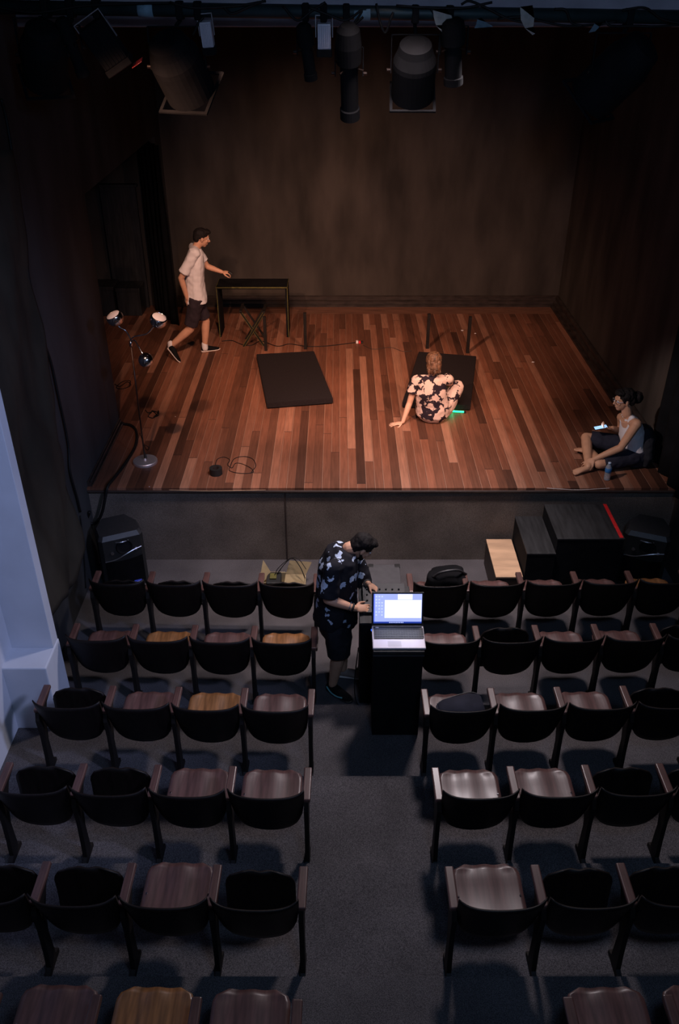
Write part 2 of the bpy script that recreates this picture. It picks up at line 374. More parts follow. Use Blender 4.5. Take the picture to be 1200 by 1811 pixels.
# skirting of three mouldings along the back and right wall
bm = BM()
sk = [(0, 0), (0.085, 0), (0.085, 0.03), (0.055, 0.035), (0.055, 0.085), (0.03, 0.095), (0.03, 0.15), (0.012, 0.165), (0, 0.165)]
prism(bm, [(YB - a, SZ + b) for a, b in sk], 0, XL, XR - 0.01); struct('baseboard_back', bm, M_base)
bm = BM(); prism(bm, [(XR - a * 1.5, SZ + b) for a, b in sk], 1, 8.2, YB - 0.01); struct('baseboard_right', bm, M_base)
bm = BM(); prism(bm, [(XL + a * 0.55, SZ + b * 0.35) for a, b in sk], 1, YF + 0.02, OY0); struct('baseboard_left', bm, M_base)
bm = BM()
for k in range(2):
    a_ = [(XL + 0.035 + k * 0.022, YF + 0.05, SZ + 0.05 - 0.03 * k), (XL + 0.035 + k * 0.022, OY0 - 0.05, SZ + 0.05 - 0.03 * k)]
    tube(bm, a_, 0.007, 8)
tag(obj('metal_conduit', bm, M_steel, off=(XL + 0.045, YF + 0.05, SZ + 0.02)), 'thin scuffed metal conduit on the floor edge at the stage left wall', 'conduit')

# ------------------------------------------------------------------ curtains and cloths
def drape(name, p0, p1, z0, z1, mtl, label, cat, folds=9, amp=0.05, sag=None, nx=60, nz=16, taper=0.0, th=0.012):
    p0 = Vector(p0); p1 = Vector(p1); d = p1 - p0; nrm = Vector((d.y, -d.x, 0)).normalized()
    bm = BM(); g = []
    for j in range(nz + 1):
        v = j / nz; row = []
        for i in range(nx + 1):
            u = i / nx; zt = z1 + (sag(u) if sag else 0); zz = zt + (z0 - zt) * v
            uu = 0.5 + (u - 0.5) * (1 - taper * v)
            o = amp * (0.5 + 0.5 * v) * (math.sin(u * folds * 2 * math.pi + 0.8 * math.sin(v * 2.1 + u * 7)) + 0.5 * noise.noise(Vector((u * 5, v * 3, 2.2))))
            row.append(bm.verts.new(Vector((p0.x, p0.y, zz)) + Vector((d.x, d.y, 0)) * uu + nrm * o))
        g.append(row)
    for j in range(nz):
        for i in range(nx): bm.faces.new((g[j][i], g[j][i + 1], g[j + 1][i + 1], g[j + 1][i]))
    o = obj(name, bm, mtl, off=(p0.x, p0.y, z0), smooth=True); tag(o, label, cat)
    s = o.modifiers.new('thickness', 'SOLIDIFY'); s.thickness = th
    return o
drape('stage_curtain', (3.47, 8.30, 0), (3.50, 6.55, 0), SZ + 0.006, 6.4, M_cloth, 'black curtain hanging at the right end of the stage front', 'curtain', 7, 0.035)
drape('wing_curtain', (-2.50, 12.55, 0), (-2.95, 13.35, 0), SZ + 0.004, 3.5, M_cloth, 'black curtain hanging at the far end of the left wing opening', 'curtain', 5, 0.04)
# dark cloth pinned along the left wall with loose diagonal folds
def wall_cloth():
    bm = BM(); nx, nz = 46, 60; g = []
    for j in range(nz + 1):
        v = j / nz; row = []
        for i in range(nx + 1):
            u = i / nx
            zb_ = 0.55 + 0.12 * math.sin(u * 6) + 0.9 * max(0, 0.35 - u) * 0 + 0.5 * max(0, u - 0.75)
            zt_ = 4.55 - 0.25 * u
            zz = zt_ + (zb_ - zt_) * v
            yy = 5.62 + u * (1.55 - 0.25 * v) + 0.04 * math.sin(v * 9)
            dg = math.sin((u * 2.6 + v * 3.4) * 3.3 + 1.6 * noise.noise(Vector((u * 3, v * 4, 0))))
            x = XL + 0.05 + 0.035 * (0.4 + v) * (dg + 0.6) + 0.03 * noise.noise(Vector((u * 7, v * 9, 5)))
            row.append(bm.verts.new((max(x, XL + 0.012), yy, zz)))
        g.append(row)
    for j in range(nz):
        for i in range(nx): bm.faces.new((g[j][i], g[j][i + 1], g[j + 1][i + 1], g[j + 1][i]))
    o = obj('wall_cloth', bm, M_tarp, off=(XL, 6.3, 0.6), smooth=True)
    tag(o, 'dark brown cloth hanging in loose diagonal folds on the left wall beside the pale pier', 'cloth')
    s = o.modifiers.new('thickness', 'SOLIDIFY'); s.thickness = 0.006
wall_cloth()

# black storage in the wing, seen through the opening
def case(name, a, b, label, cat, m=M_blackwood, group=None, lid=0.06):
    o = thing(name, label, cat, ((a[0] + b[0]) / 2, (a[1] + b[1]) / 2, a[2]), 0, group)
    L0 = o.location.copy()
    bm = BM(); box(bm, a, (b[0], b[1], b[2] - lid), 0.006); obj('body', bm, m, o, L0)
    bm = BM(); box(bm, (a[0] - 0.01, a[1] - 0.01, b[2] - lid), (b[0] + 0.01, b[1] + 0.01, b[2]), 0.008); obj('lid', bm, m, o, L0)
    return o
case('equipment_case', (at(178, 549, SZ).x, 13.0, SZ), (at(215, 549, SZ).x - 0.02, 13.4, SZ + 0.47), 'low black equipment case in the left wing, left one of the pair', 'case')
case('equipment_case', (at(217, 549, SZ).x, 13.02, SZ), (at(257, 549, SZ).x, 13.4, SZ + 0.44), 'low black equipment case in the left wing, right one of the pair', 'case')
bm = BM(); box(bm, (-3.62, 13.42, SZ), (-3.08, 13.49, 2.83), 0.006); box(bm, (-3.65, 13.40, 2.79), (-3.05, 13.5, 2.83), 0.004)
tag(obj('scenery_flat', bm, M_blackwood, off=(-3.35, 13.45, SZ)), 'tall black scenery flat leaning behind the low cases in the left wing', 'panel')

# ------------------------------------------------------------------ theatre seats
def seat_grid(bm, up=False, flat=False):
    nu, nv, w, dp, th = 16, 12, 0.212, 0.40, 0.014
    G = []
    hinge = Vector((0, 0.30, 0.43)); ang = R(112) if flat else (R(86) if up else R(3)); y0 = 0.165   # pivots behind its middle
    for side in (1, -1):
        g = []
        for j in range(nv + 1):
            v = j / nv; row = []
            c = 0.105 if up else 0.085; dd = (1 - v) * dp
            hw = w if dd > c else w - c + math.sqrt(max(0, c * c - (c - dd) ** 2))
            for i in range(nu + 1):
                u = -1 + 2 * i / nu; x = u * hw; y = v * dp
                zz = 0.006 * math.cos(u * 2 * math.pi) * v - 0.016 * math.sin(v * math.pi) - 0.012 * max(0, v - 0.8) / 0.2
                zz += side * th / 2
                p = Vector((x, y - y0, zz)); p.rotate(Matrix.Rotation(ang, 3, 'X')); row.append(bm.verts.new(p + hinge))
            g.append(row)
        G.append(g)
    for s, g in enumerate(G):
        for j in range(nv):
            for i in range(nu):
                f = (g[j][i], g[j][i + 1], g[j + 1][i + 1], g[j + 1][i]); bm.faces.new(f if s == 0 else f[::-1])
    a, b = G
    for j in range(nv):
        bm.faces.new((a[j][0], a[j + 1][0], b[j + 1][0], b[j][0])); bm.faces.new((a[j][nu], b[j][nu], b[j + 1][nu], a[j + 1][nu]))
    for i in range(nu):
        bm.faces.new((a[0][i], b[0][i], b[0][i + 1], a[0][i + 1])); bm.faces.new((a[nv][i], a[nv][i + 1], b[nv][i + 1], b[nv][i]))
    return hinge, ang
def back_grid(bm):
    nu, nv, hw, th = 24, 10, 0.252, 0.014; G = []
    for side in (1, -1):
        g = []
        for j in range(nv + 1):
            v = j / nv; row = []
            for i in range(nu + 1):
                u = -1 + 2 * i / nu; a = abs(u)
                zt = 0.775 + 0.016 * max(0, (a - 0.75) / 0.25) ** 2; zb_ = 0.305 + 0.085 * a ** 2 + 0.085 * a ** 9
                zz = zt + (zb_ - zt) * v; x = u * hw * (1 - 0.09 * v * v)
                y = (0.03 * u * u + 0.04 * a ** 5) * (1 - 0.25 * v) + 0.125 * (0.775 - zz) / 0.44 + side * th / 2
                row.append(bm.verts.new((x, y, zz)))
            g.append(row)
        G.append(g)
    for s, g in enumerate(G):
        for j in range(nv):
            for i in range(nu):
                f = (g[j][i], g[j][i + 1], g[j + 1][i + 1], g[j + 1][i]); bm.faces.new(f if s == 0 else f[::-1])
    a, b = G
    for j in range(nv):
        bm.faces.new((a[j][0], a[j + 1][0], b[j + 1][0], b[j][0])); bm.faces.new((a[j][nu], b[j][nu], b[j + 1][nu], a[j + 1][nu]))
    for i in range(nu):
        bm.faces.new((a[0][i], b[0][i], b[0][i + 1], a[0][i + 1])); bm.faces.new((a[nv][i], a[nv][i + 1], b[nv][i + 1], b[nv][i]))
SP = 0.52
def side_frame(t, x):
    bm = BM()
    poly = [(0.02, 0), (0.20, 0), (0.20, 0.035), (0.155, 0.055), (0.150, 0.30), (0.175, 0.40), (0.20, 0.48), (0.27, 0.58), (0.36, 0.605), (0.36, 0.62),
            (0.10, 0.62), (0.075, 0.56), (0.085, 0.40), (0.075, 0.20), (0.060, 0.055), (0.02, 0.035)]
    prism(bm, poly, 0, x - 0.015, x + 0.015); obj('side_frame', bm, M_frame, t)
def armrest(t, x):
    bm = BM(); mt = Matrix.Translation((x, 0.24, 0.637)) @ Matrix.Rotation(R(3), 4, 'X')
    box(bm, (-0.0275, -0.135, -0.017), (0.0275, 0.135, 0.017), 0.009, 3, mt); obj('armrest', bm, M_arm, t, smooth=False)
SEATS = {}
def make_chair(up, mtl, arms, flat):
    t = thing('theatre_seat', '', 'theatre seat', (0, 0, 0))
    bm = BM(); back_grid(bm); obj('backrest', bm, M_backw, t, smooth=True)
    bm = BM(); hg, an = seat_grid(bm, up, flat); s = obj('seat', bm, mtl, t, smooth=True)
    for x, y in ((-0.185, 0.05), (0.185, 0.05), (-0.19, 0.19), (0.19, 0.19)):
        p = Vector((x, y - 0.165, 0.012 - 0.016 * math.sin(y / 0.4 * math.pi) + 0.004)); q = p + Vector((0, 0, -0.012)); Rm = Matrix.Rotation(an, 3, 'X')
        if y > 0.1 and up: continue
        bm = BM(); cyl(bm, (Rm @ q) + hg, (Rm @ p) + hg, 0.0065, 0.005, 10); obj('bolt', bm, M_chrome, s)
    for x in arms: side_frame(t, x); armrest(t, x)
    return t
rng = ['aisle end', 'second from the aisle', 'third from the aisle', 'fourth from the aisle', 'fifth from the aisle']
rown = ['first row from stage', 'second row from stage', 'third row from stage', 'fourth row from stage', 'fifth row from stage', 'row nearest camera']
ROWY = [6.14, 5.36, 4.51, 3.66, 2.83, 2.0]
# per row: u = tipped up, d = mahogany down, o = orange down, listed from the aisle outwards
LEFT = ['uuuu', 'oddd', 'dodu', 'dduu', 'uduu', 'dod']
RIGHT = ['dddd' + 'o', 'duddu', 'ddduu', 'dduuu', 'duuuu', 'xdddd']
LEFT[1] = 'odod'
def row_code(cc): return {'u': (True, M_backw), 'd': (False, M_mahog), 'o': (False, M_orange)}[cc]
AX = (-0.225, 0.668)
for ri, Y0 in enumerate(ROWY):
    tz = TZ[[0, 0, 1, 2, 3, 4][ri]]
    for sd, codes in ((-1, LEFT[ri]), (1, RIGHT[ri])):
        ax = AX[0] if sd < 0 else AX[1]; a = R(1.3) * (1 if sd > 0 else -1)
        for k, cc in enumerate(codes):
            if cc == 'x': continue
            if ri >= 4 and sd > 0 and k > 3: continue
            up, m = row_code(cc); last = k == len(codes) - 1 or (ri >= 4 and sd > 0 and k == 3)
            flat = ri == 0 and sd < 0; key = (up, m.name, sd, last, flat)
            # armrest on the aisle side of each seat; the last seat of a row has both
            arms = [-sd * SP / 2] + ([sd * SP / 2] if last else [])
            if key not in SEATS: SEATS[key] = t = make_chair(up, m, arms, flat)
            else: t = copy_tree(SEATS[key])
            dist = (k + 0.5) * SP
            t.location = (ax + sd * dist * math.cos(a), Y0 + dist * math.sin(abs(a)), tz); t.rotation_euler = (0, 0, a)
            st = 'tipped up' if up else 'lowered'
            colr = 'orange-brown' if m is M_orange else 'dark'
            t['label'] = f"{colr} wooden seat {st}, {rng[k]}, {'left' if sd < 0 else 'right'} block, {rown[ri]}"
            t['group'] = 'folding theatre seats in rows'

# ------------------------------------------------------------------ boxes, steps and speakers on the hall floor
def step_box(a, b, label, top=M_blackwood, sides=M_black, name='step_box', extra=None):
    o = thing(name, label, 'step', ((a[0] + b[0]) / 2, (a[1] + b[1]) / 2, 0)); L0 = o.location.copy()
    bm = BM(); t = 0.018
    box(bm, a, (a[0] + t, b[1], b[2] - t)); box(bm, (b[0] - t, a[1], a[2]), (b[0], b[1], b[2] - t))
    box(bm, (a[0] + t, a[1], a[2]), (b[0] - t, a[1] + t, b[2] - t)); box(bm, (a[0] + t, b[1] - t, a[2]), (b[0] - t, b[1], b[2] - t))
    obj('body', bm, sides, o, L0)
    bm = BM(); box(bm, (a[0] - 0.004, a[1] - 0.006, b[2] - t), (b[0] + 0.004, b[1], b[2]), 0.003); obj('top_board', bm, top, o, L0)
    if extra: extra(o, L0)
    return o
def red_edge(o, L0):
    bm = BM(); box(bm, (2.775, 6.98, 0.75), (2.812, 7.62, 0.7535), 0.001); obj('red_strip', bm, M_red, o, L0, label='red tape strip')
step_box((2.16, 6.97, 0), (2.82, 7.62, 0.75), 'large black wooden step box with red tape edge against the stage', extra=red_edge)
step_box((1.868, 6.93, 0), (2.148, 7.62, 0.60), 'narrower black wooden step beside the large red-edged step box')
step_box((1.585, 6.92, 0), (1.85, 7.60, 0.32), 'low step with bare plywood top beside the black steps', M_ply, M_brown, 'low_step')

def speaker(px, yaw, label, Y, X):
    o = thing('loudspeaker', label, 'speaker', (X, Y, 0), yaw)
    # wedge plan: narrow at the back
    plan = [(-0.225, -0.16), (-0.19, -0.195), (0.19, -0.195), (0.225, -0.16), (0.225, 0.02), (0.13, 0.20), (-0.13, 0.20), (-0.225, 0.02)]
    bm = BM(); prism(bm, plan, 2, 0.0, 0.62); obj('cabinet', bm, M_rubber, o)
    bm = BM(); top = [(x * 0.98, y * 0.98) for x, y in plan]
    A = [bm.verts.new((x, y, 0.62)) for x, y in plan]; B = [bm.verts.new((x * 0.9, y * 0.9 + 0.01, 0.665)) for x, y in plan]
    bm.faces.new(B); bm.faces.new(A[::-1])
    for k in range(8): bm.faces.new((A[k], A[(k + 1) % 8], B[(k + 1) % 8], B[k]))
    obj('top_cap', bm, M_grey, o)
    bm = BM(); g = []
    for j in range(9):
        zz = 0.05 + 0.33 * j / 8; row = []
        for i in range(13):
            u = -1 + 2 * i / 12; row.append(bm.verts.new((u * 0.19, -0.20 - 0.035 * (1 - u * u), zz)))
        g.append(row)
    for j in range(8):
        for i in range(12): bm.faces.new((g[j][i], g[j][i + 1], g[j + 1][i + 1], g[j + 1][i]))
    bmesh.ops.solidify(bm, geom=bm.faces[:], thickness=0.006); obj('grille', bm, M_black, o)
    bm = BM(); tube(bm, spline([(-0.19, -0.20, 0.38), (-0.09, -0.225, 0.40), (0, -0.235, 0.44), (0.09, -0.225, 0.47), (0.19, -0.20, 0.48)], 5), 0.006, 6); obj('trim_ridge', bm, M_steel, o)
    bm = BM(); mt = Matrix.Translation((0.02, -0.20, 0.52)) @ Matrix.Rotation(R(90), 4, 'X')
    lathe(bm, [(0.085, -0.0), (0.08, 0.012), (0.03, -0.02), (0.0, -0.02)][:3], (0, 0, 0), 20, mt); obj('horn', bm, M_black, o)
    for sx in (-0.11, 0.13):
        bm = BM(); mt = Matrix.Translation((sx, -0.2, 0.47)) @ Matrix.Rotation(R(90), 4, 'X')
        lathe(bm, [(0.018, 0.0), (0.018, 0.008), (0.005, 0.01)], (0, 0, 0), 12, mt); obj('knob', bm, M_steel, o)
    bm = BM(); tube(bm, spline([(-0.06, -0.197, 0.585), (0, -0.215, 0.59), (0.07, -0.197, 0.585)], 5), 0.007, 6); obj('handle', bm, M_steel, o)
    bd = BM(); box(bd, (0.06, -0.252, 0.075), (0.14, -0.232, 0.10), 0.003); bo = obj('badge', bd, M_bluebadge, o, label='small blue maker badge')
    bm = BM()
    for k, (xx, hh) in enumerate(((0.070, 0.014), (0.086, 0.010), (0.102, 0.014), (0.118, 0.010))): box(bm, (xx, -0.2545, 0.081), (xx + 0.008, -0.252, 0.081 + hh))
    obj('badge_marks', bm, M_silver, bo)
    return o
speaker(None, R(24), 'black loudspeaker with curved grille and blue badge, left of the hall floor', 7.34, -2.30)
speaker(None, R(-22), 'black loudspeaker on the floor at right, beside the red-edged step box', 7.34, 3.20)

# cardboard box with open flaps
def cardboard():
    cy = 7.13; c = Vector((ad(500, 1045, cy).x, cy, 0)); o = thing('cardboard_box', 'open beige cardboard box with raised flaps on the floor before the front row', 'box', c)
    w, d, h, t = 0.24, 0.125, 0.13, 0.006
    bm = BM(); box(bm, (-w, -d, 0), (w, d, t)); box(bm, (-w, -d, t), (-w + t, d, h)); box(bm, (w - t, -d, t), (w, d, h)); box(bm, (-w + t, -d, t), (w - t, -d + t, h)); box(bm, (-w + t, d - t, t), (w - t, d, h))
    obj('carton', bm, M_card, o)
    def flap(poly):
        bm = BM(); A = [bm.verts.new(p) for p in poly]; bm.faces.new(A); bmesh.ops.solidify(bm, geom=bm.faces[:], thickness=0.005); obj('flap', bm, M_card, o)
    q = lambda x, y, Y: ad(x, y, Y) - c
    flap([(-w, -d, h), (-w + 0.14, d, h), q(480, 1014, 7.22), q(465, 990, 7.24)])
    flap([(0.03, d - 0.05, h), (w, d - 0.05, h), q(551, 994, 7.27), q(512, 991, 7.27)])
    flap([(0.02, -d + 0.02, h - 0.01), (w - 0.01, -d + 0.02, h - 0.01), (w - 0.01, d - 0.05, h + 0.01), (0.03, d - 0.05, h + 0.01)])
    flap([(-w + 0.03, d, h), (0.02, d, h), (0.02, d + 0.05, h - 0.03), (-w + 0.03, d + 0.05, h - 0.03)])
    g = thing('power_adapter', 'black boxy adapter with cables lying in the open cardboard box', 'adapter', (c.x - 0.09, c.y, 0.006))
    bm = BM(); box(bm, (-0.075, -0.10, 0), (0.075, 0.10, 0.15), 0.012); obj('body', bm, M_rubber, g)
    bm = BM(); box(bm, (-0.04, -0.04, 0.15), (0.03, 0.05, 0.17), 0.006); obj('socket', bm, M_olive, g)
    bm = BM(); tube(bm, spline([(0.03, 0.05, 0.15), (0.12, 0.10, 0.26), (0.20, 0.10, 0.32), (0.28, 0.0, 0.28), (0.33, -0.06, 0.18)], 6), 0.005, 6); tube(bm, spline([(0.0, 0.0, 0.15), (0.05, 0.04, 0.24), (0.17, 0.08, 0.33), (0.26, 0.06, 0.34), (0.34, 0.02, 0.24)], 6), 0.004, 6)
    obj('lead', bm, M_cable, g)
cardboard()
# flight case standing in front of the first row, next to the technician
a = at(662, 1012, 0.12); b = at(702, 1042, 0.12)
fc = thing('flight_case', 'flat grey flight case with black corners on the floor right of the technician', 'case', (0.45, 6.98, 0)); L0 = fc.location.copy()
x0, x1, y0, y1 = 0.30, 0.62, 6.78, 7.16
bm = BM(); box(bm, (x0, y0, 0), (x1, y1, 0.30), 0.006); obj('body', bm, M_casetop, fc, L0)
for cx in (x0, x1):
    for cy in (y0, y1):
        bm = BM(); sx = 0.05 if cx == x0 else -0.05; sy = 0.05 if cy == y0 else -0.05
        ax_, bx_ = sorted((cx - sx * 0.08, cx + sx)); ay_, by_ = sorted((cy - sy * 0.08, cy + sy))
        box(bm, (ax_, ay_, 0.25), (bx_, by_, 0.306), 0.004); obj('corner_guard', bm, M_rubber, fc, L0)
bm = BM(); box(bm, (x0, y0 - 0.004, 0.19), (x1, y1 + 0.004, 0.20), 0.001); obj('lid_seam', bm, M_steel, fc, L0)
# backpack on the first seat of the right block, bag on a seat of the third row
def lump(c, r, seed, amp=0.15, bm=None, n=24, flat=None):
    bm = bm or BM(); rr = bmesh.ops.create_uvsphere(bm, u_segments=n, v_segments=n // 2, radius=1.0)
    for v in rr['verts']:
        k = 1 + amp * noise.noise(v.co * 1.7 + Vector((seed, seed * 2, 0)))
        sg = lambda t: math.copysign(abs(t) ** 0.72, t)
        p = Vector((sg(v.co.x) * r[0], sg(v.co.y) * r[1], sg(v.co.z) * r[2])) * k; v.co = p + Vector(c)
        if flat is not None: v.co.z = max(v.co.z, flat)
    return bm
o = thing('backpack', 'black bag lying on the aisle seat of the front row beside the laptop', 'bag', (1.02, 6.50, 0.44)); L0 = o.location.copy()
obj('body', lump((1.02, 6.52, 0.57), (0.19, 0.13, 0.13), 3, 0.25), M_cloth, o, L0, True)
bm = BM(); tube(bm, spline([(0.88, 6.45, 0.66), (0.95, 6.42, 0.74), (1.10, 6.44, 0.75), (1.20, 6.50, 0.66)], 6), 0.012, 6); obj('strap', bm, M_grey, o, L0, True)
o = thing('shoulder_bag', 'flat charcoal bag lying on the aisle seat of the third row', 'bag', (0.95, 4.85, 0.08 + 0.44), R(4)); L0 = o.location.copy()
bm = BM(); prism(bm, [(-0.175, -0.10), (0.20, -0.10), (0.195, 0.15), (0.10, 0.17), (-0.12, 0.10), (-0.18, 0.07)], 2, 0.0, 0.045)
es = bm.edges[:]; bmesh.ops.bevel(bm, geom=es, offset=0.014, segments=3, affect='EDGES'); obj('body', bm, M_navy, o, None, True)
bm = BM(); tube(bm, spline([(-0.17, 0.07, 0.03), (-0.11, 0.105, 0.036), (0.10, 0.172, 0.036), (0.19, 0.15, 0.03)], 5), 0.005, 6); obj('zip', bm, M_grey, o)

# ------------------------------------------------------------------ lectern, rack and laptop
lt = thing('lectern', 'tall narrow black lectern standing in the aisle under the laptop', 'lectern', (0.462, 5.18, 0.08)); L0 = lt.location.copy()
bm = BM(); box(bm, (0.272, 5.02, 0.08), (0.655, 5.34, 0.99), 0.004); obj('body', bm, M_black, lt, L0)
bm = BM(); box(bm, (0.262, 5.00, 0.99), (0.662, 5.36, 1.015), 0.004); obj('top_board', bm, M_blackwood, lt, L0)
bm = BM(); box(bm, (0.262, 5.004, 0.955), (0.662, 5.02, 0.975), 0.003); obj('front_lip', bm, M_grey, lt, L0)
rk = thing('equipment_rack', 'black equipment rack behind the lectern, between technician and laptop', 'rack', (0.40, 5.72, 0)); L0 = rk.location.copy()
bm = BM(); box(bm, (0.175, 5.47, 0), (0.60, 5.95, 0.90), 0.005); obj('body', bm, M_black, rk, L0)
bm = BM(); box(bm, (0.165, 5.455, 0.90), (0.61, 5.96, 0.925), 0.004); obj('top_board', bm, M_blackwood, rk, L0)
mx = thing('mixing_desk', 'small dark mixing desk on the black rack beside the technician\'s hands', 'mixer', (0.36, 5.74, 0.925)); L0 = mx.location.copy()
bm = BM(); prism(bm, [(5.56, 0.925), (5.92, 0.925), (5.92, 0.985), (5.56, 0.955)], 0, 0.20, 0.56); obj('body', bm, M_grey, mx, L0)
for i in range(6):
    for j in range(3):
        bm = BM(); xx = 0.235 + i * 0.055; yy = 5.70 + j * 0.07; zz = 0.955 + (yy - 5.56) / 0.36 * 0.03
        cyl(bm, (xx, yy, zz), (xx, yy, zz + 0.014), 0.009, 0.007, 10); obj('knob', bm, M_grey if j == 2 else M_rubber, mx, L0)
    bm = BM(); xx = 0.235 + i * 0.055; box(bm, (xx - 0.006, 5.60, 0.958), (xx + 0.006, 5.62, 0.972), 0.002); obj('fader', bm, M_steel, mx, L0)
bm = BM(); box(bm, (0.262, 5.452, 0.84), (0.285, 5.468, 0.852), 0.002)
g_ = obj('indicator_light', bm, glow('blue_led', (0.03, 0.12, 0.9), 1.6), rk, rk.location); g_['label'] = 'small blue indicator light'
bm = BM(); tube(bm, spline([(0.16, 5.5, 0.62), (0.13, 5.46, 0.25), (0.15, 5.42, 0.06), (0.21, 5.40, 0.012), (0.26, 5.38, 0.086)], 6), 0.005, 6)
tag(obj('power_cable', bm, M_cable, off=(0.16, 5.45, 0)), 'thin black cable running down the rack to the aisle floor', 'cable')

lp = thing('laptop', 'open laptop with a bright blue-white screen on the black lectern', 'laptop', (0.460, 5.17, 1.016)); L0 = lp.location.copy()
X0, X1, YA, YBk = 0.258, 0.672, 5.02, 5.29
bm = BM(); box(bm, (X0, YA, 1.016), (X1, YBk, 1.034), 0.006); base = obj('base', bm, M_silver, lp, L0)
bm = BM(); box(bm, (X0 + 0.012, YA + 0.105, 1.034), (X1 - 0.012, YBk - 0.012, 1.0355), 0.0006); deck = obj('keyboard_deck', bm, M_grey, base, L0)
M_key = mat('black_keys', (0.010, 0.010, 0.012), 0.45, 0, 0.2, 20)
bm = BM()
for r_ in range(6):
    for k in range(19):
        if r_ == 0 and 4 <= k <= 9: continue
        kx = X0 + 0.022 + k * 0.0205; ky = YA + 0.115 + r_ * 0.0212
        box(bm, (kx, ky, 1.0355), (kx + 0.0170, ky + 0.017, 1.0385))
box(bm, (X0 + 0.022 + 4 * 0.0205, YA + 0.115, 1.0355), (X0 + 0.022 + 10 * 0.0205 - 0.0035, YA + 0.132, 1.0385))
obj('keys', bm, M_key, base, L0)
bm = BM(); box(bm, (X0 + 0.12, YA + 0.018, 1.034), (X0 + 0.225, YA + 0.082, 1.0346)); obj('touchpad', bm, mat('touchpad_grey', (0.5, 0.46, 0.5), 0.4, 0.1, 0.03), base, L0)
bm = BM(); box(bm, (X0 + 0.03, YBk - 0.028, 1.0355), (X0 + 0.055, YBk - 0.018, 1.0362)); obj('sticker', bm, M_white, base, L0)
# lid, leaning back
LW, LH = X1 - X0, 0.285; tilt = R(-17)
HM = Matrix.Translation((X0, YBk, 1.034)) @ Matrix.Rotation(tilt, 4, 'X')     # local x = across, z = up the lid, -y = towards the viewer
def lidbox(bm, x0, x1, z0, z1, y0, y1, bev=0): box(bm, (x0, y0, z0), (x1, y1, z1), bev, 2, HM)
bm = BM(); lidbox(bm, 0, LW, 0, LH, 0, 0.012, 0.004); lid = obj('lid', bm, M_grey, lp, L0)
ML = {'wall': glow('screen_pale_blue', (0.34, 0.40, 0.80), 1.15), 'win': glow('screen_white', (0.86, 0.93, 1.0), 1.6), 'bar': glow('screen_dark_blue', (0.02, 0.05, 0.35), 0.8),
      'icon': glow('screen_icons', (0.55, 0.62, 0.85), 1.2), 'edge': glow('screen_blue', (0.10, 0.16, 0.75), 1.0)}
def scr(name, m, x0, x1, z0, z1, lay, par=None):
    bm = BM(); y = -0.0004 * lay - 0.0006; lidbox(bm, x0 * LW, x1 * LW, z0 * LH, z1 * LH, y, y + 0.0003); return obj(name, bm, ML[m], par or lid, L0)
sc = scr('display', 'wall', 0.035, 0.965, 0.075, 0.955, 0)
scr('screen_window', 'win', 0.25, 0.955, 0.24, 0.77, 1); scr('screen_window', 'win', 0.50, 0.78, 0.79, 0.945, 1)
scr('taskbar', 'bar', 0.035, 0.965, 0.075, 0.125, 1); scr('screen_edge', 'edge', 0.035, 0.055, 0.125, 0.955, 1)
bm = BM()
for r_ in range(7):
    for k in range(3):
        if (r_ * 3 + k) % 7 == 5: continue
        x_ = (0.075 + k * 0.055) * LW; z_ = (0.86 - r_ * 0.092) * LH; lidbox(bm, x_, x_ + 0.010, z_, z_ + 0.010, -0.0016, -0.0012)
for k in range(9):
    x_ = (0.34 + k * 0.032) * LW; lidbox(bm, x_, x_ + 0.007, 0.088 * LH, 0.112 * LH, -0.0016, -0.0012)
obj('desktop_icons', bm, ML['icon'], lid, L0)
lamp('laptop_screen_light', 'AREA', (0.47, 5.30, 1.16), (0.42, 4.8, 1.3), 0.5, (0.45, 0.55, 1.0), 0.36, sizey=0.2)

# ------------------------------------------------------------------ things on the stage
def P(px, py, dz=0.0): return at(px, py, SZ + dz)
def platform(tl, tr, br, bl, th, posts, label, postlab):
    Z = SZ + th
    q = [at(*bl, Z), at(*br, Z), at(*tr, Z), at(*tl, Z)]; c = sum(q, Vector()) / 4
    o = thing('mattress_platform', label, 'platform', (c.x, c.y, SZ), 0, 'low black platforms with two thin posts'); L0 = o.location.copy()
    bm = BM(); lo = [bm.verts.new((p.x, p.y, SZ + 0.012)) for p in q]; hi = [bm.verts.new((p.x, p.y, Z)) for p in q]
    bm.faces.new(lo[::-1]); bm.faces.new(hi)
    for k in range(4): bm.faces.new((lo[k], lo[(k + 1) % 4], hi[(k + 1) % 4], hi[k]))
    bmesh.ops.bevel(bm, geom=bm.edges[:], offset=0.007, segments=2, affect='EDGES'); obj('pad', bm, M_mat, o, L0)
    bm = BM(); lo = [bm.verts.new((p.x + (c.x - p.x) * 0.04, p.y + (c.y - p.y) * 0.04, SZ)) for p in q]; hi = [bm.verts.new((v.co.x, v.co.y, SZ + 0.014)) for v in lo]
    bm.faces.new(lo[::-1]); bm.faces.new(hi)
    for k in range(4): bm.faces.new((lo[k], lo[(k + 1) % 4], hi[(k + 1) % 4], hi[k]))
    obj('base_board', bm, M_black, o, L0)
    for (x_, yb_), (xt_, yt_) in posts:
        p0 = at(x_, yb_, SZ); p1 = ad(xt_, yt_, p0.y)
        bm = BM(); prism(bm, [(p0.x - 0.021, p0.y - 0.021), (p0.x + 0.021, p0.y - 0.021), (p0.x + 0.021, p0.y + 0.021), (p0.x - 0.021, p0.y + 0.021)], 2, SZ, p1.z)
        obj('post', bm, M_frame, o, L0)
    return o
platform((453, 626), (555, 620.5), (588.5, 704), (471, 713), 0.085, [((470, 620), (466, 560)), ((540, 617), (538.5, 553))], 'low black mattress platform with two thin rear posts, left of stage centre', '')
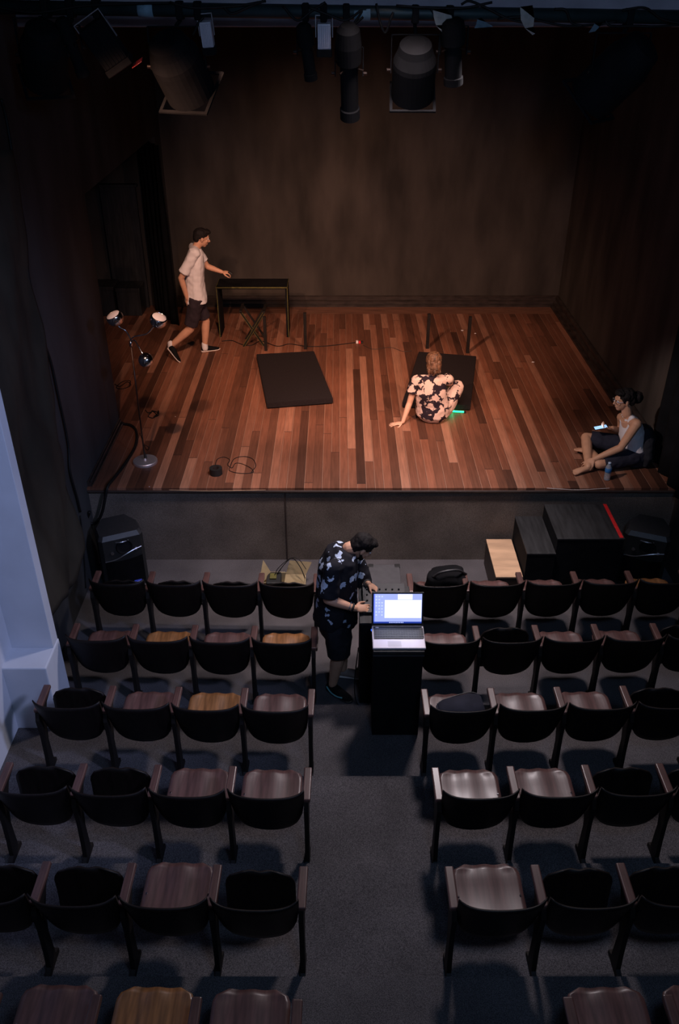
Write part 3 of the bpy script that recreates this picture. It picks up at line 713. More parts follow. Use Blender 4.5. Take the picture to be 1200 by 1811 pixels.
platform((740, 621.5), (842, 629.5), (832, 716), (711, 711), 0.085, [((755, 616), (758.5, 555)), ((826, 624), (832, 560))], 'low black mattress platform with two thin posts, behind the seated woman', '')
gl = glow('green_led', (0.02, 0.85, 0.32), 2.2)
a = at(806, 729.5, SZ); b = at(819, 730.5, SZ)
o = thing('green_lamp', 'small green glowing lamp tube at the platform edge beside the seated woman', 'lamp', (a.x, a.y, SZ)); L0 = o.location.copy()
bm = BM(); capsule(bm, (a.x - 0.28, a.y + 0.03, SZ + 0.016), (b.x, b.y, SZ + 0.016), 0.0115); obj('glowing_tube', bm, gl, o, L0, True)
bm = BM(); box(bm, (b.x + 0.004, b.y - 0.012, SZ), (b.x + 0.03, b.y + 0.014, SZ + 0.026), 0.003); obj('end_cap', bm, M_rubber, o, L0)
lamp('green_lamp_light', 'POINT', (a.x - 0.05, a.y - 0.02, SZ + 0.05), (0, 0, 0), 0.35, (0.05, 1.0, 0.4), 0.02)

# table with olive edges and crossed stand
tb = thing('console_table', 'tall black console table with thin olive edges against the back wall', 'table', (0, 0, 0)); 
fl = at(385, 599, SZ); fr = at(507, 594, SZ); yT = 0.5 * (fl.y + fr.y); tb.location = (fl.x, yT, SZ); L0 = tb.location.copy()
tz = ad(382, 508, yT).z; xl = ad(382, 508, yT).x; xr = ad(507, 502, yT).x; dpt = 0.42
bm = BM(); box(bm, (xl, yT, tz - 0.03), (xr, yT + dpt, tz), 0.003); obj('tabletop', bm, M_black, tb, L0)
bm = BM(); box(bm, (xl, yT - 0.006, tz - 0.014), (xr, yT, tz + 0.003)); box(bm, (xl - 0.006, yT - 0.006, tz - 0.012), (xl, yT + dpt, tz + 0.003)); box(bm, (xr, yT - 0.006, tz - 0.012), (xr + 0.006, yT + dpt, tz + 0.003)); obj('edge_strip', bm, M_olive, tb, L0, label='olive edge strip')
bm = BM(); box(bm, (xr - 0.03, yT, SZ), (xr, yT + dpt, tz - 0.03), 0.002); pn = obj('leg', bm, M_black, tb, L0)
bm = BM(); box(bm, (xr - 0.003, yT - 0.006, SZ), (xr + 0.007, yT, tz - 0.01)); obj('edge_strip', bm, M_olive, pn, L0)
bm = BM(); box(bm, (xl, yT, SZ), (xl + 0.022, yT + dpt, tz - 0.03), 0.002); pn = obj('leg', bm, M_black, tb, L0)
bm = BM(); box(bm, (xl - 0.002, yT - 0.006, SZ), (xl + 0.007, yT, tz - 0.01)); obj('edge_strip', bm, M_olive, pn, L0)
cs = thing('folding_trestle', 'black folding x-shaped trestle with olive edges standing before the console table', 'stand', (0, 0, 0))
b0 = at(431, 613, SZ); b1 = at(467, 609, SZ); yS = b0.y; cs.location = ((b0.x + b1.x) / 2, yS, SZ); L0 = cs.location.copy()
t0 = ad(466, 553, yS); t1 = ad(425, 552, yS)
for dy in (0.0, 0.30):
    for (p, q, o_) in ((b0, t0, 0.0), (b1, t1, 0.024)):
        bm = BM(); pa = Vector((p.x, yS + dy + o_, SZ)); pb = Vector((q.x, yS + dy + o_, t0.z)); d = (pb - pa).normalized(); n_ = Vector((-d.z, 0, d.x)) * 0.018
        prism(bm, [((pa - n_).x, SZ), ((pa + n_).x, SZ), ((pb + n_).x, pb.z), ((pb - n_).x, pb.z)], 1, pa.y, pa.y + 0.02)
        lg = obj('leg', bm, M_frame, cs, L0)
        if dy == 0:
            bm = BM(); e = n_ * 0.82
            for s_ in (-1, 1): tube(bm, [pa + e * s_ + Vector((0, -0.003, 0.008)), pb + e * s_ + Vector((0, -0.003, -0.006))], 0.0035, 6)
            obj('edge_strip', bm, M_olive, lg, L0)
bm = BM()
for q in (t0, t1): box(bm, (q.x - 0.02, yS, q.z - 0.005), (q.x + 0.02, yS + 0.35, q.z + 0.015), 0.003)
obj('top_rail', bm, M_frame, cs, L0)

# chrome floor lamp with three globe shades
LY = at(257, 818, SZ); fl_ = thing('floor_lamp', 'three-armed chrome floor lamp with ball shades at the left of the stage', 'lamp', (LY.x, LY.y, SZ)); L0 = fl_.location.copy()
bm = BM(); lathe(bm, [(0.131, 0), (0.133, 0.006), (0.133, 0.028), (0.128, 0.034), (0.02, 0.037), (0.015, 0.05), (0.008, 0.055)], (LY.x, LY.y, SZ), 40); obj('base', bm, mat('satin_chrome', (0.72, 0.70, 0.76), 0.42, 0.85, 0.05, 4), fl_, L0, False)
top = ad(231, 606, LY.y)
bm = BM(); cyl(bm, (LY.x, LY.y, SZ + 0.05), (top.x, LY.y, top.z), 0.0085, 0.0085, 12); obj('pole', bm, M_bronze, fl_, L0, True)
bm = BM(); cyl(bm, (top.x, LY.y, top.z - 0.035), (top.x, LY.y, top.z + 0.02), 0.017, 0.014, 14); obj('hub', bm, M_chrome, fl_, L0, True)
def arm_lamp(pts, c, r, axis, open_white):
    arm_ = BM(); tube(arm_, spline(pts, 8), 0.007, 8); ar = obj('arm', arm_, M_chrome, fl_, L0, True)
    zq = Vector(axis).normalized().to_track_quat('Z', 'Y').to_matrix()
    bm = BM(); pr = [(r * math.cos(R(t_)), r * math.sin(R(t_))) for t_ in range(-88, 30, 7)]; th = [(max(0.001, (r - 0.004) * math.cos(R(t_))), (r - 0.004) * math.sin(R(t_))) for t_ in range(29, -88, -9)]
    lathe(bm, pr + th, c, 26, zq); obj('shade', bm, M_chrome, ar, L0, True)
    if open_white:
        bm = BM(); lathe(bm, [(r * 0.85, r * 0.36), (r * 0.78, r * 0.46), (r * 0.4, r * 0.56), (0.001, r * 0.58)], c, 22, zq); obj('bulb', bm, M_white, ar, L0, True)
d_ = lambda px, py, dy=0.0: ad(px, py, LY.y + dy)
arm_lamp([top, d_(230, 598), d_(222, 585), d_(212, 579), d_(207, 573)], d_(203, 562), 0.085, (-0.3, -0.2, 0.75), True)
arm_lamp([top, d_(236, 596, -0.02), d_(258, 591, -0.06), d_(268, 582, -0.06), d_(274, 574, -0.06)], d_(280, 566, -0.06), 0.085, (0.35, -0.2, 0.85), True)
arm_lamp([top, d_(238, 602, -0.04), d_(246, 615, -0.10), d_(253, 627, -0.14)], d_(258, 637, -0.16), 0.075, (0.25, 0.3, -0.8), False)
bm = BM(); q = [(LY.x + 0.02, LY.y, SZ + 0.05), (LY.x - 0.02, LY.y + 0.1, SZ + 0.16), (LY.x + 0.02, LY.y + 0.16, SZ + 0.10), (LY.x - 0.05, LY.y + 0.3, SZ + 0.01), (LY.x - 0.2, LY.y + 0.7, SZ + 0.006)]
obj('lead', (tube(bm, spline(q, 8), 0.004, 6), bm)[1], M_cable, fl_, L0, True)

def floor_line(name, pts, r, label, cat='cable', m=None, z=0.0):
    bm = BM(); q = [P(x, y) + Vector((0, 0, r + z)) for x, y in pts]; tube(bm, spline(q, 7), r, 7)
    return tag(obj(name, bm, m or M_cable, off=q[0], smooth=True), label, cat)
# fat cable bundle: comes from the wing, bends on the boards, drops over the edge and climbs the side wall
bm = BM(); q = [P(207, 742) + Vector((0, 0, 0.22)), P(209, 748) + Vector((0, 0, 0.05)), P(214, 751) + Vector((0, 0, 0.02)), P(232, 755) + Vector((0, 0, 0.02)), P(241, 766) + Vector((0, 0, 0.02)),
     P(240, 790) + Vector((0, 0, 0.02)), P(222, 822) + Vector((0, 0, 0.02)), P(204, 846) + Vector((0, 0, 0.02)), Vector((P(193, 861).x, YF - 0.01, SZ + 0.03)), Vector((ad(188, 880, YF - 0.06).x, YF - 0.06, SZ - 0.05)),
     ad(180, 908, YF - 0.08), ad(168, 925, YF - 0.08), ad(154, 922, YF - 0.10), Vector((XL + 0.03, YF - 0.15, ad(142, 905, YF - 0.15).z))]
tube(bm, spline(q, 8), 0.016, 9)
tag(obj('cable_bundle', bm, M_cable, off=P(240, 790), smooth=True), 'thick dark cable bundle looping over the left stage edge towards the wall', 'cable')
def wall_pt(px, py, off=0.02):
    x = XL + off; zc = x * F / (px - CX); th = (py - CY) / F     # on the left wall
    ang = PITCH + math.atan(th); rr = zc / math.cos(math.atan(th)); return Vector((x, rr * math.cos(ang), CAMZ - rr * math.sin(ang)))
bm = BM(); q = [wall_pt(x, y) for x, y in ((142, 905), (136, 880), (124, 835), (121, 790), (113, 745), (104, 705), (90, 640), (72, 590), (60, 540), (46, 460), (30, 330), (12, 215), (2, 175))]
tube(bm, spline(q, 6), 0.013, 8)
tag(obj('wall_cable', bm, M_cable, off=q[0], smooth=True), 'black cable climbing the left wall beside the brown cloth', 'cable')
bm = BM(); q = [wall_pt(x, y, 0.012) for x, y in ((142, 912), (146, 950), (150, 1000), (152, 1040))]
tube(bm, spline(q, 6), 0.006, 6); tag(obj('wall_cable', bm, M_cable, off=q[0], smooth=True), 'thin black cable dropping down the left wall behind the loudspeaker', 'cable')
floor_line('extension_lead', [(392, 604), (410, 603), (428, 610), (445, 611), (462, 604), (490, 613), (512, 609), (540, 613), (570, 613), (600, 610), (632, 606)], 0.006, 'long dark lead lying across the boards behind the left platform')
floor_line('extension_lead', [(642, 611), (660, 618), (690, 615), (712, 622), (728, 621)], 0.004, 'thin lead on the boards running towards the right platform', m=M_brown)
pb = P(635, 607); o = thing('plug_adapter', 'tiny white and red plug adapter on the boards between the platforms', 'plug', (pb.x, pb.y, SZ)); L0 = o.location.copy()
bm = BM(); box(bm, (pb.x - 0.05, pb.y - 0.02, SZ), (pb.x - 0.015, pb.y + 0.03, SZ + 0.035), 0.005); obj('white_plug', bm, M_white, o, L0)
bm = BM(); box(bm, (pb.x - 0.012, pb.y - 0.02, SZ), (pb.x + 0.02, pb.y + 0.03, SZ + 0.03), 0.005); obj('red_plug', bm, M_red, o, L0)
bm = BM(); box(bm, (pb.x + 0.022, pb.y - 0.02, SZ), (pb.x + 0.055, pb.y + 0.03, SZ + 0.03), 0.005); obj('black_plug', bm, M_rubber, o, L0)
# tape roll and looped lead
tr_ = P(382, 838); o = thing('tape_roll', 'black roll of gaffer tape on the stage boards near the front edge', 'tape', (tr_.x, tr_.y, SZ)); L0 = o.location.copy()
bm = BM()
def annulus(bm, c, r0, r1, z0, z1, n=32):
    lathe_pts = [(r0, z0), (r1, z0), (r1, z1), (r0, z1)]; prev = None; first = None
    for k in range(n + 1):
        a_ = 2 * math.pi * k / n
        ring = first if k == n else [bm.verts.new((c[0] + r * math.cos(a_), c[1] + r * math.sin(a_), c[2] + zz)) for r, zz in lathe_pts]
        if prev:
            for i in range(4): bm.faces.new((prev[i], prev[(i + 1) % 4], ring[(i + 1) % 4], ring[i]))
        first = first or ring; prev = ring
annulus(bm, (tr_.x, tr_.y, SZ), 0.040, 0.068, 0, 0.075); obj('roll', bm, M_rubber, o, L0)
bm = BM(); annulus(bm, (tr_.x, tr_.y, SZ), 0.036, 0.040, 0.004, 0.072); obj('core', bm, M_brown, o, L0)
floor_line('looped_lead', [(380, 826), (384, 813), (396, 809), (406, 814), (402, 822), (410, 828), (416, 820), (428, 821), (444, 829), (447, 836), (430, 838), (414, 836), (405, 832), (407, 825), (414, 812), (430, 808), (446, 812), (452, 824), (444, 836)], 0.004, 'thin dark lead coiled on the boards beside the tape roll')
floor_line('tangled_cable', [(257, 726), (262, 731), (268, 729), (262, 737), (271, 740), (276, 733), (268, 727), (279, 731), (272, 738), (280, 735), (280, 727), (277, 737)], 0.006, 'small tangle of black cable on the boards behind the floor lamp')
floor_line('tangled_cable', [(203, 680), (212, 684), (225, 676), (231, 682), (218, 688), (206, 686), (216, 676), (230, 674), (228, 684)], 0.005, 'faint coil of cable on the boards by the left wing edge')
floor_line('loose_wire', [(640, 865.5), (700, 862.8)], 0.003, 'x') if False else None
bm = BM(); q = [Vector((at(x, 862, SZ).x, YF - 0.034, ad(x, y, YF - 0.03).z)) for x, y in ((965, 863), (990, 864.5), (1020, 866), (1050, 864.5), (1075, 863))]
tube(bm, spline(q, 6), 0.003, 6); tag(obj('loose_wire', bm, M_sole, off=q[0]), 'thin pale wire drooping along the stage front edge at right', 'wire')
bm = BM(); q = [Vector((at(x, 862, SZ).x, YF - 0.034, ad(x, y, YF - 0.03).z)) for x, y in ((300, 866), (360, 868), (430, 867), (470, 866))]
tube(bm, spline(q, 6), 0.0022, 6); tag(obj('loose_wire', bm, M_ply, off=q[0]), 'thin pale wire drooping along the stage front edge at left', 'wire')
for (x, y, s_) in ((817, 585, 0.022), (840, 590, 0.016), (942, 641, 0.022), (310, 737, 0.008), (264, 862.4, 0.008)):
    p = P(x, min(y, 861)); bm = BM(); ell(bm, (0, 0, s_ * 0.25), (s_, s_ * 0.6, s_ * 0.3), None, 8)
    lbl = {817: 'white paper scrap on the boards right of the right platform posts, larger one', 840: 'small white paper scrap on the boards, right of the larger scrap', 942: 'white paper scrap alone on the right half of the stage boards', 310: 'tiny white crumb on the boards right of the floor lamp pole', 264: 'tiny white crumb at the stage edge below the floor lamp'}[x]
    ob = obj('paper_scrap', bm, M_white, None, None, True); ob.location = p; tag(ob, lbl, 'scrap')

# water bottle
wb = P(1072, 848); o = thing('water_bottle', 'clear water bottle with blue label on the boards before the cross-legged man', 'bottle', (wb.x, wb.y, SZ)); 
bm = BM(); lathe(bm, [(0.028, 0), (0.033, 0.008), (0.031, 0.03), (0.033, 0.05), (0.031, 0.075), (0.033, 0.085), (0.033, 0.14), (0.030, 0.155), (0.014, 0.185), (0.0125, 0.19)], (0, 0, 0), 24); obj('body', bm, M_clear, o, None, True)
bm = BM(); lathe(bm, [(0.0335, 0.095), (0.0345, 0.096), (0.0345, 0.142), (0.0335, 0.143)], (0, 0, 0), 24); obj('paper_label', bm, M_label, o, None, True)
bm = BM(); lathe(bm, [(0.016, 0.188), (0.016, 0.205), (0.014, 0.208)], (0, 0, 0), 20); obj('cap', bm, mat('pale_blue_cap', (0.45, 0.60, 0.78), 0.4), o, None, True)

# ------------------------------------------------------------------ lighting bar and lanterns overhead
PZ0 = ad(0, 13, YP).z; PZ1 = ad(1200, 33, YP).z
def bar(px): t = px / 1200.0; z = PZ0 + (PZ1 - PZ0) * t; x = ad(px, 20, YP).x; return Vector((x, YP, z))
bm = BM(); a_, b_ = bar(-60), bar(1270); b_.x = XR - 0.01; a_.x = XL + 0.01
cyl(bm, a_, b_, 0.047, None, 20); tag(obj('lighting_bar', bm, M_pipe, off=((a_ + b_) / 2), smooth=True), 'long teal-painted pipe carrying the stage lights across the top', 'pipe')
for px, s_, m_ in ((258, 0.055, M_bluetape), (640, 0.06, M_bluetape)):
    p = bar(px); bm = BM(); cyl(bm, p - Vector((s_, 0, 0)), p + Vector((s_, 0, 0)), 0.0495, None, 20)
    tag(obj('tape_wrap', bm, m_, off=p, smooth=True), 'pale blue-grey tape wrapped round the lighting bar, %s' % ('left one' if px == 258 else 'one near the middle'), 'tape')
def cables_on_bar():
    sw = [((-30, 8), (60, 22), (150, 10), (240, 6), (300, 5)), ((300, 4), (345, 14), (420, 10), (470, 2)), ((395, 12), (410, 24), (440, 12), (465, 2)), ((500, 10), (525, 36), (550, 20), (575, 4)),
          ((545, 12), (585, 28), (612, 36), (640, 18), (625, 44), (642, 30)), ((665, 6), (672, 40), (681, 58), (690, 35), (695, 22)), ((700, 10), (760, 14), (820, 14), (870, 4)),
          ((815, 8), (830, 2), (860, 14), (900, 34), (940, 42)), ((880, 34), (920, 30), (960, 38), (1000, 46), (1050, 44), (1090, 38)), ((980, 16), (1000, 18), (1010, 40), (1030, 46)),
          ((1070, 36), (1080, 46), (1120, 46), (1160, 47), (1200, 44)), ((1100, 18), (1140, 14), (1170, 34), (1210, 42)), ((760, 14), (775, 32), (790, 40)), ((360, 30), (350, 42), (343, 58), (340, 62))]
    words = ['far left end', 'left, over the first black lantern', 'left of centre, small loop', 'left of the silver-ribbed can', 'tangle at the centre', 'hanging v-shaped right of centre', 'right of centre, long flat run', 'right, rising loop',
             'right, low wavy run', 'right, steep drop', 'right end, low run', 'right end, high loop', 'beside the white tape', 'short drop above the silver floodlight']
    for q, wd in zip(sw, words):
        pts = [ad(x, y, YP - 0.055 - 0.01 * (i % 2)) for i, (x, y) in enumerate(q)]
        bm = BM(); tube(bm, spline(pts, 6), 0.009, 7)
        tag(obj('bar_cable', bm, M_cable, off=pts[0], smooth=True), 'black cable on the lighting bar, ' + wd, 'cable')
cables_on_bar()
def hang(o, px, L0, pivot, wide):
    p = bar(px)
    bm = BM(); box(bm, (p.x - 0.025, p.y - 0.062, p.z - 0.06), (p.x + 0.025, p.y + 0.062, p.z + 0.062), 0.01)
    ck = obj('clamp', bm, M_black, o, L0)
    bm = BM(); cyl(bm, (p.x, p.y, p.z - 0.06), (pivot.x, p.y, pivot.z + wide), 0.014, None, 10); obj('drop_rod', bm, M_black, o, L0)
def yoke(o, L0, c, w, h, mtx=None, m=M_black):
    bm = BM()
    for s_ in (-1, 1): box(bm, (c.x + s_ * w - 0.004, c.y - 0.016, c.z - 0.02), (c.x + s_ * w + 0.004, c.y + 0.016, c.z + h), 0.001)
    box(bm, (c.x - w, c.y - 0.016, c.z + h - 0.004), (c.x + w, c.y + 0.016, c.z + h + 0.004), 0.001); obj('yoke', bm, m, o, L0)
    for s_ in (-1, 1):
        bm = BM(); cyl(bm, (c.x + s_ * w, c.y, c.z), (c.x + s_ * (w + 0.03), c.y, c.z), 0.014, None, 10); obj('knob', bm, M_bronze, o, L0)
def aim(c, d):
    return Matrix.Translation(c) @ Vector(d).normalized().to_track_quat('Z', 'Y').to_matrix().to_4x4()
def par_can(px, cpx, cpy, r, ln, d, label, lensm=M_lens, Y=YP - 0.02, hood=True):
    c = ad(cpx, cpy, Y); o = thing('stage_lantern', label, 'stage light', tuple(c)); L0 = c.copy()
    hang(o, px, L0, c, r + 0.07); yoke(o, L0, c, r + 0.012, r + 0.07)
    mt = aim(c, d)
    bm = BM(); lathe(bm, [(r * 0.45, -ln * 0.5), (r * 0.72, -ln * 0.46), (r * 0.8, -ln * 0.34), (r * 0.98, -ln * 0.18), (r, -ln * 0.1), (r, ln * 0.5), (r * 0.96, ln * 0.5), (r * 0.95, ln * 0.3)], (0, 0, 0), 30, mt); obj('can', bm, M_black, o, L0, False)
    bm = BM(); lathe(bm, [(r * 0.9, ln * 0.26), (r * 0.6, ln * 0.31), (r * 0.2, ln * 0.33), (0.001, ln * 0.335)], (0, 0, 0), 24, mt); obj('lens', bm, lensm, o, L0, True)
    bm = BM(); box(bm, (-r * 1.08, -r * 1.08, ln * 0.5), (r * 1.08, -r * 0.95, ln * 0.53)); box(bm, (-r * 1.08, r * 0.95, ln * 0.5), (r * 1.08, r * 1.08, ln * 0.53))
    box(bm, (-r * 1.08, -r * 0.95, ln * 0.5), (-r * 0.95, r * 0.95, ln * 0.53)); box(bm, (r * 0.95, -r * 0.95, ln * 0.5), (r * 1.08, r * 0.95, ln * 0.53))
    bmesh.ops.transform(bm, matrix=mt, verts=bm.verts); obj('gel_frame', bm, M_black, o, L0)
    return o
def profile_spot(px, cpx, cpy, r, ln, d, label, lensm=M_lens, Y=YP - 0.02):
    c = ad(cpx, cpy, Y); o = thing('profile_lantern', label, 'stage light', tuple(c)); L0 = c.copy()
    hang(o, px, L0, c, r + 0.09); yoke(o, L0, c, r + 0.02, r + 0.09); mt = aim(c, d)
    bm = BM(); lathe(bm, [(r * 0.6, -ln * 0.5), (r, -ln * 0.45), (r * 1.15, -ln * 0.3), (r * 1.1, -ln * 0.12)], (0, 0, 0), 24, mt); obj('lamp_house', bm, M_black, o, L0)
    bm = BM(); lathe(bm, [(r * 0.8, -ln * 0.12), (r * 0.8, ln * 0.38), (r * 0.92, ln * 0.39), (r * 0.92, ln * 0.5), (r * 0.8, ln * 0.5), (r * 0.78, ln * 0.45)], (0, 0, 0), 24, mt); obj('lens_tube', bm, M_black, o, L0)
    bm = BM(); lathe(bm, [(r * 0.76, ln * 0.44), (r * 0.4, ln * 0.475), (0.001, ln * 0.485)], (0, 0, 0), 20, mt); obj('lens', bm, lensm, o, L0, True)
    for k in range(4):
        bm = BM(); a_ = k * math.pi / 2 + 0.5; q = Vector((math.cos(a_), math.sin(a_), 0))
        tube(bm, [mt @ (q * r * 0.85 + Vector((0, 0, -ln * 0.08))), mt @ (q * r * 1.5 + Vector((0, 0, -ln * 0.08)))], 0.006, 6); obj('shutter_handle', bm, M_bronze, o, L0)
    return o
def flood(px, cpx, cpy, w, h, dp, rot, label, shell, gel=None, Y=YP - 0.02):
    c = ad(cpx, cpy, Y); o = thing('floodlight', label, 'stage light', tuple(c)); L0 = c.copy()
    hang(o, px, L0, c, h * 0.5 + 0.05); mt = Matrix.Translation(c) @ Matrix.Rotation(rot[1], 4, 'Y') @ Matrix.Rotation(rot[0], 4, 'X')
    bm = BM(); box(bm, (-w / 2, -dp / 2, -h / 2), (w / 2, dp / 2, h / 2), 0.008, 2, mt); obj('housing', bm, shell, o, L0)
    bm = BM()
    for k in range(7):
        x_ = -w / 2 + w * (k + 0.5) / 7; box(bm, (x_ - 0.003, -dp / 2 - 0.012, -h / 2 + 0.01), (x_ + 0.003, -dp / 2, h / 2 - 0.01), 0, 2, mt)
    obj('cooling_fins', bm, shell, o, L0)
    bm = BM(); box(bm, (-w / 2 - 0.008, -dp / 2 - 0.006, -h / 2 - 0.05), (w / 2 + 0.008, dp / 2 + 0.006, -h / 2), 0.006, 2, mt); obj('front_frame', bm, M_black, o, L0)
    bm = BM(); box(bm, (-w / 2 + 0.005, -dp / 2 + 0.01, -h / 2 - 0.053), (w / 2 - 0.005, dp / 2 - 0.01, -h / 2 - 0.048), 0, 2, mt); obj('glass', bm, gel or M_lens, o, L0)
    bm = BM()
    for s_ in (-1, 1): box(bm, (s_ * (w / 2 + 0.012) - 0.003, -0.012, -0.01), (s_ * (w / 2 + 0.012) + 0.003, 0.012, h / 2 + 0.05), 0, 2, mt)
    box(bm, (-w / 2 - 0.015, -0.012, h / 2 + 0.046), (w / 2 + 0.015, 0.012, h / 2 + 0.052), 0, 2, mt); obj('yoke', bm, M_steel, o, L0)
    if gel:
        bm = BM(); box(bm, (w / 2 - 0.02, -dp / 2 + 0.02, -h / 2 - 0.085), (w / 2 + 0.07, dp / 2 - 0.02, -h / 2 - 0.08), 0.001, 2, mt); obj('gel_flap', bm, gel, o, L0, label='dark red gel flap')
    return o
par_can(82, 78, 97, 0.17, 0.46, (-0.25, 0.55, -0.8), 'big black lantern leaning left at the far left of the bar')
profile_spot(126, 128, 84, 0.055, 0.42, (0.15, 0.35, -0.9), 'slim black lantern with chrome fittings beside the far left can')
flood(172, 184, 76, 0.20, 0.30, 0.16, (R(12), R(-30)), 'tilted black floodlight with dark red gel on the left of the bar', M_black, M_gel)
par_can(318, 316, 118, 0.195, 0.48, (0.22, 0.6, -0.77), 'big black lantern hanging under the left part of the bar')
flood(350, 366, 60, 0.085, 0.17, 0.09, (R(8), R(-4)), 'small silver-ribbed floodlight beside the big black left lantern', M_silver)
profile_spot(540, 543, 92, 0.055, 0.40, (0.12, 0.3, -0.93), 'narrow black lantern left of the centre silver floodlight')
flood(572, 573, 63, 0.10, 0.17, 0.10, (R(8), 0), 'silver-ribbed floodlight near the middle of the bar', M_silver)
profile_spot(612, 617, 130, 0.085, 0.72, (0.03, 0.42, -0.9), 'long black profile lantern pointing down at the middle of the bar', M_amber)
par_can(734, 732, 124, 0.165, 0.44, (0.02, 0.5, -0.85), 'squat black lantern hanging right of the middle')
profile_spot(795, 801, 92, 0.08, 0.46, (0.10, 0.25, -0.95), 'black lantern hanging under the white tape right of the middle')
par_can(1113, 1092, 128, 0.19, 0.56, (-0.55, 0.45, -0.72), 'large black lantern tilted left near the right end of the bar')
def ribbon(pts, wd, m, label):
    bm = BM(); L_ = []; q = [ad(x, y, YP - 0.075) for x, y in pts]
    for i, p in enumerate(q): s_ = wd[i] / 2; L_.append((bm.verts.new(p - Vector((s_, 0.01 * (i % 2), 0))), bm.verts.new(p + Vector((s_, 0, 0.01)))))
    for i in range(len(q) - 1): bm.faces.new((L_[i][0], L_[i][1], L_[i + 1][1], L_[i + 1][0]))
    bmesh.ops.solidify(bm, geom=bm.faces[:], thickness=0.003); tag(obj('tape_tail', bm, m, off=q[0]), label, 'tape')
ribbon([(776, 18), (782, 30), (786, 45), (789, 63)], [0.09, 0.13, 0.13, 0.02], M_tape, 'crumpled white tape hanging from the bar right of the middle')
ribbon([(847, 34), (850, 42), (855, 50)], [0.03, 0.07, 0.14], M_bluetape, 'pale blue tape tail hanging right of the white tape')
ribbon([(930, 12), (932, 35), (935, 50), (943, 62)], [0.09, 0.10, 0.06, 0.02], M_tape, 'dirty white tape tail on the right part of the bar')
ribbon([(1058, 42), (1052, 50), (1046, 58)], [0.06, 0.06, 0.05], M_bluetape, 'short pale blue tape tail left of the large right lantern')

# ------------------------------------------------------------------ people
def solid(name, prims, m, parent, L0, voxel=0.007, smooth=3, wr=0.0, wf=9.0, seed=0, label=None):
    """union of the given volumes as one continuous surface"""
    bm = BM()
    for f in prims: f(bm)
    bmesh.ops.recalc_face_normals(bm, faces=bm.faces)
    me = bpy.data.meshes.new('tmp'); bm.to_mesh(me); bm.free()
    ob = bpy.data.objects.new('tmp', me); C.objects.link(ob)
    rm = ob.modifiers.new('r', 'REMESH'); rm.mode = 'VOXEL'; rm.voxel_size = voxel
    sm = ob.modifiers.new('s', 'SMOOTH'); sm.factor = 0.5; sm.iterations = smooth
    bpy.context.view_layer.update()
    dg = bpy.context.evaluated_depsgraph_get(); m2 = bpy.data.meshes.new_from_object(ob.evaluated_get(dg))
    bpy.data.objects.remove(ob); bpy.data.meshes.remove(me)
    bm = BM(); bm.from_mesh(m2); bpy.data.meshes.remove(m2); bm.normal_update()
    if wr:
        for v in bm.verts:
            p = v.co * wf + Vector((seed, 0, seed)); k = noise.noise(Vector((p.x, p.y, p.z * 0.6)))
            v.co += v.normal * wr * (k + 0.5 * noise.noise(p * 2.3))
    return obj(name, bm, m, parent, L0, True, label)
def cap(p, q, a, b=None): return lambda bm: capsule(bm, p, q, a, b)
def el(c, r, mt=None): return lambda bm: ell(bm, c, r, mt, 16)
def lo(pts, rr, side, n=18): return lambda bm: rings(bm, pts, rr, n, True, side)
def basis(fwd, up):     # columns: right, forward, up
    f = Vector(fwd).normalized(); r_ = f.cross(Vector(up)).normalized(); u = r_.cross(f).normalized()
    return Matrix((r_, f, u)).transposed()
def hand(wrist, d, palm, thumb_side, curl=(20, 25, 15), spread=6, s=1.0):
    """d: towards the fingertips, palm: direction the palm faces, thumb_side: direction of the thumb"""
    d = Vector(d).normalized(); palm = (Vector(palm) - d * Vector(palm).dot(d)).normalized(); ts = Vector(thumb_side); ts = (ts - d * ts.dot(d) - palm * ts.dot(palm)).normalized()
    W = Vector(wrist); out = []
    M_ = Matrix((ts, d, palm)).transposed()
    out.append(el(W + d * 0.05 * s, (0.040 * s, 0.052 * s, 0.015 * s), M_)); out.append(el(W + d * 0.075 * s, (0.039 * s, 0.026 * s, 0.013 * s), M_))
    for k, (off, ln, r_) in enumerate(((0.030, 0.070, 0.0088), (0.0105, 0.078, 0.0090), (-0.010, 0.073, 0.0086), (-0.029, 0.058, 0.0077))):
        a_ = R(spread * (1.5 - k)); dd = (d * math.cos(a_) + ts * math.sin(a_)).normalized(); p = W + (d * 0.088 + ts * off) * s; c_ = 0
        for j, fr in enumerate((0.45, 0.32, 0.27)):
            c_ += R(curl[j]); e = (dd * math.cos(c_) + palm * math.sin(c_)).normalized(); q = p + e * ln * fr * s
            out.append(cap(p, q, r_ * s * (1 - 0.08 * j), r_ * s * (0.93 - 0.08 * j))); p = q
    p = W + (d * 0.025 + ts * 0.030) * s; e1 = (d * 0.62 + ts * 0.72 + palm * 0.30).normalized(); e2 = (d * 0.88 + ts * 0.30 + palm * 0.36).normalized()
    q = p + e1 * 0.040 * s; out.append(cap(p, q, 0.0135 * s, 0.0110 * s)); r2 = q + e2 * 0.032 * s; out.append(cap(q, r2, 0.0108 * s, 0.0098 * s)); out.append(cap(r2, r2 + e2 * 0.022 * s, 0.0098 * s, 0.0085 * s))
    return out
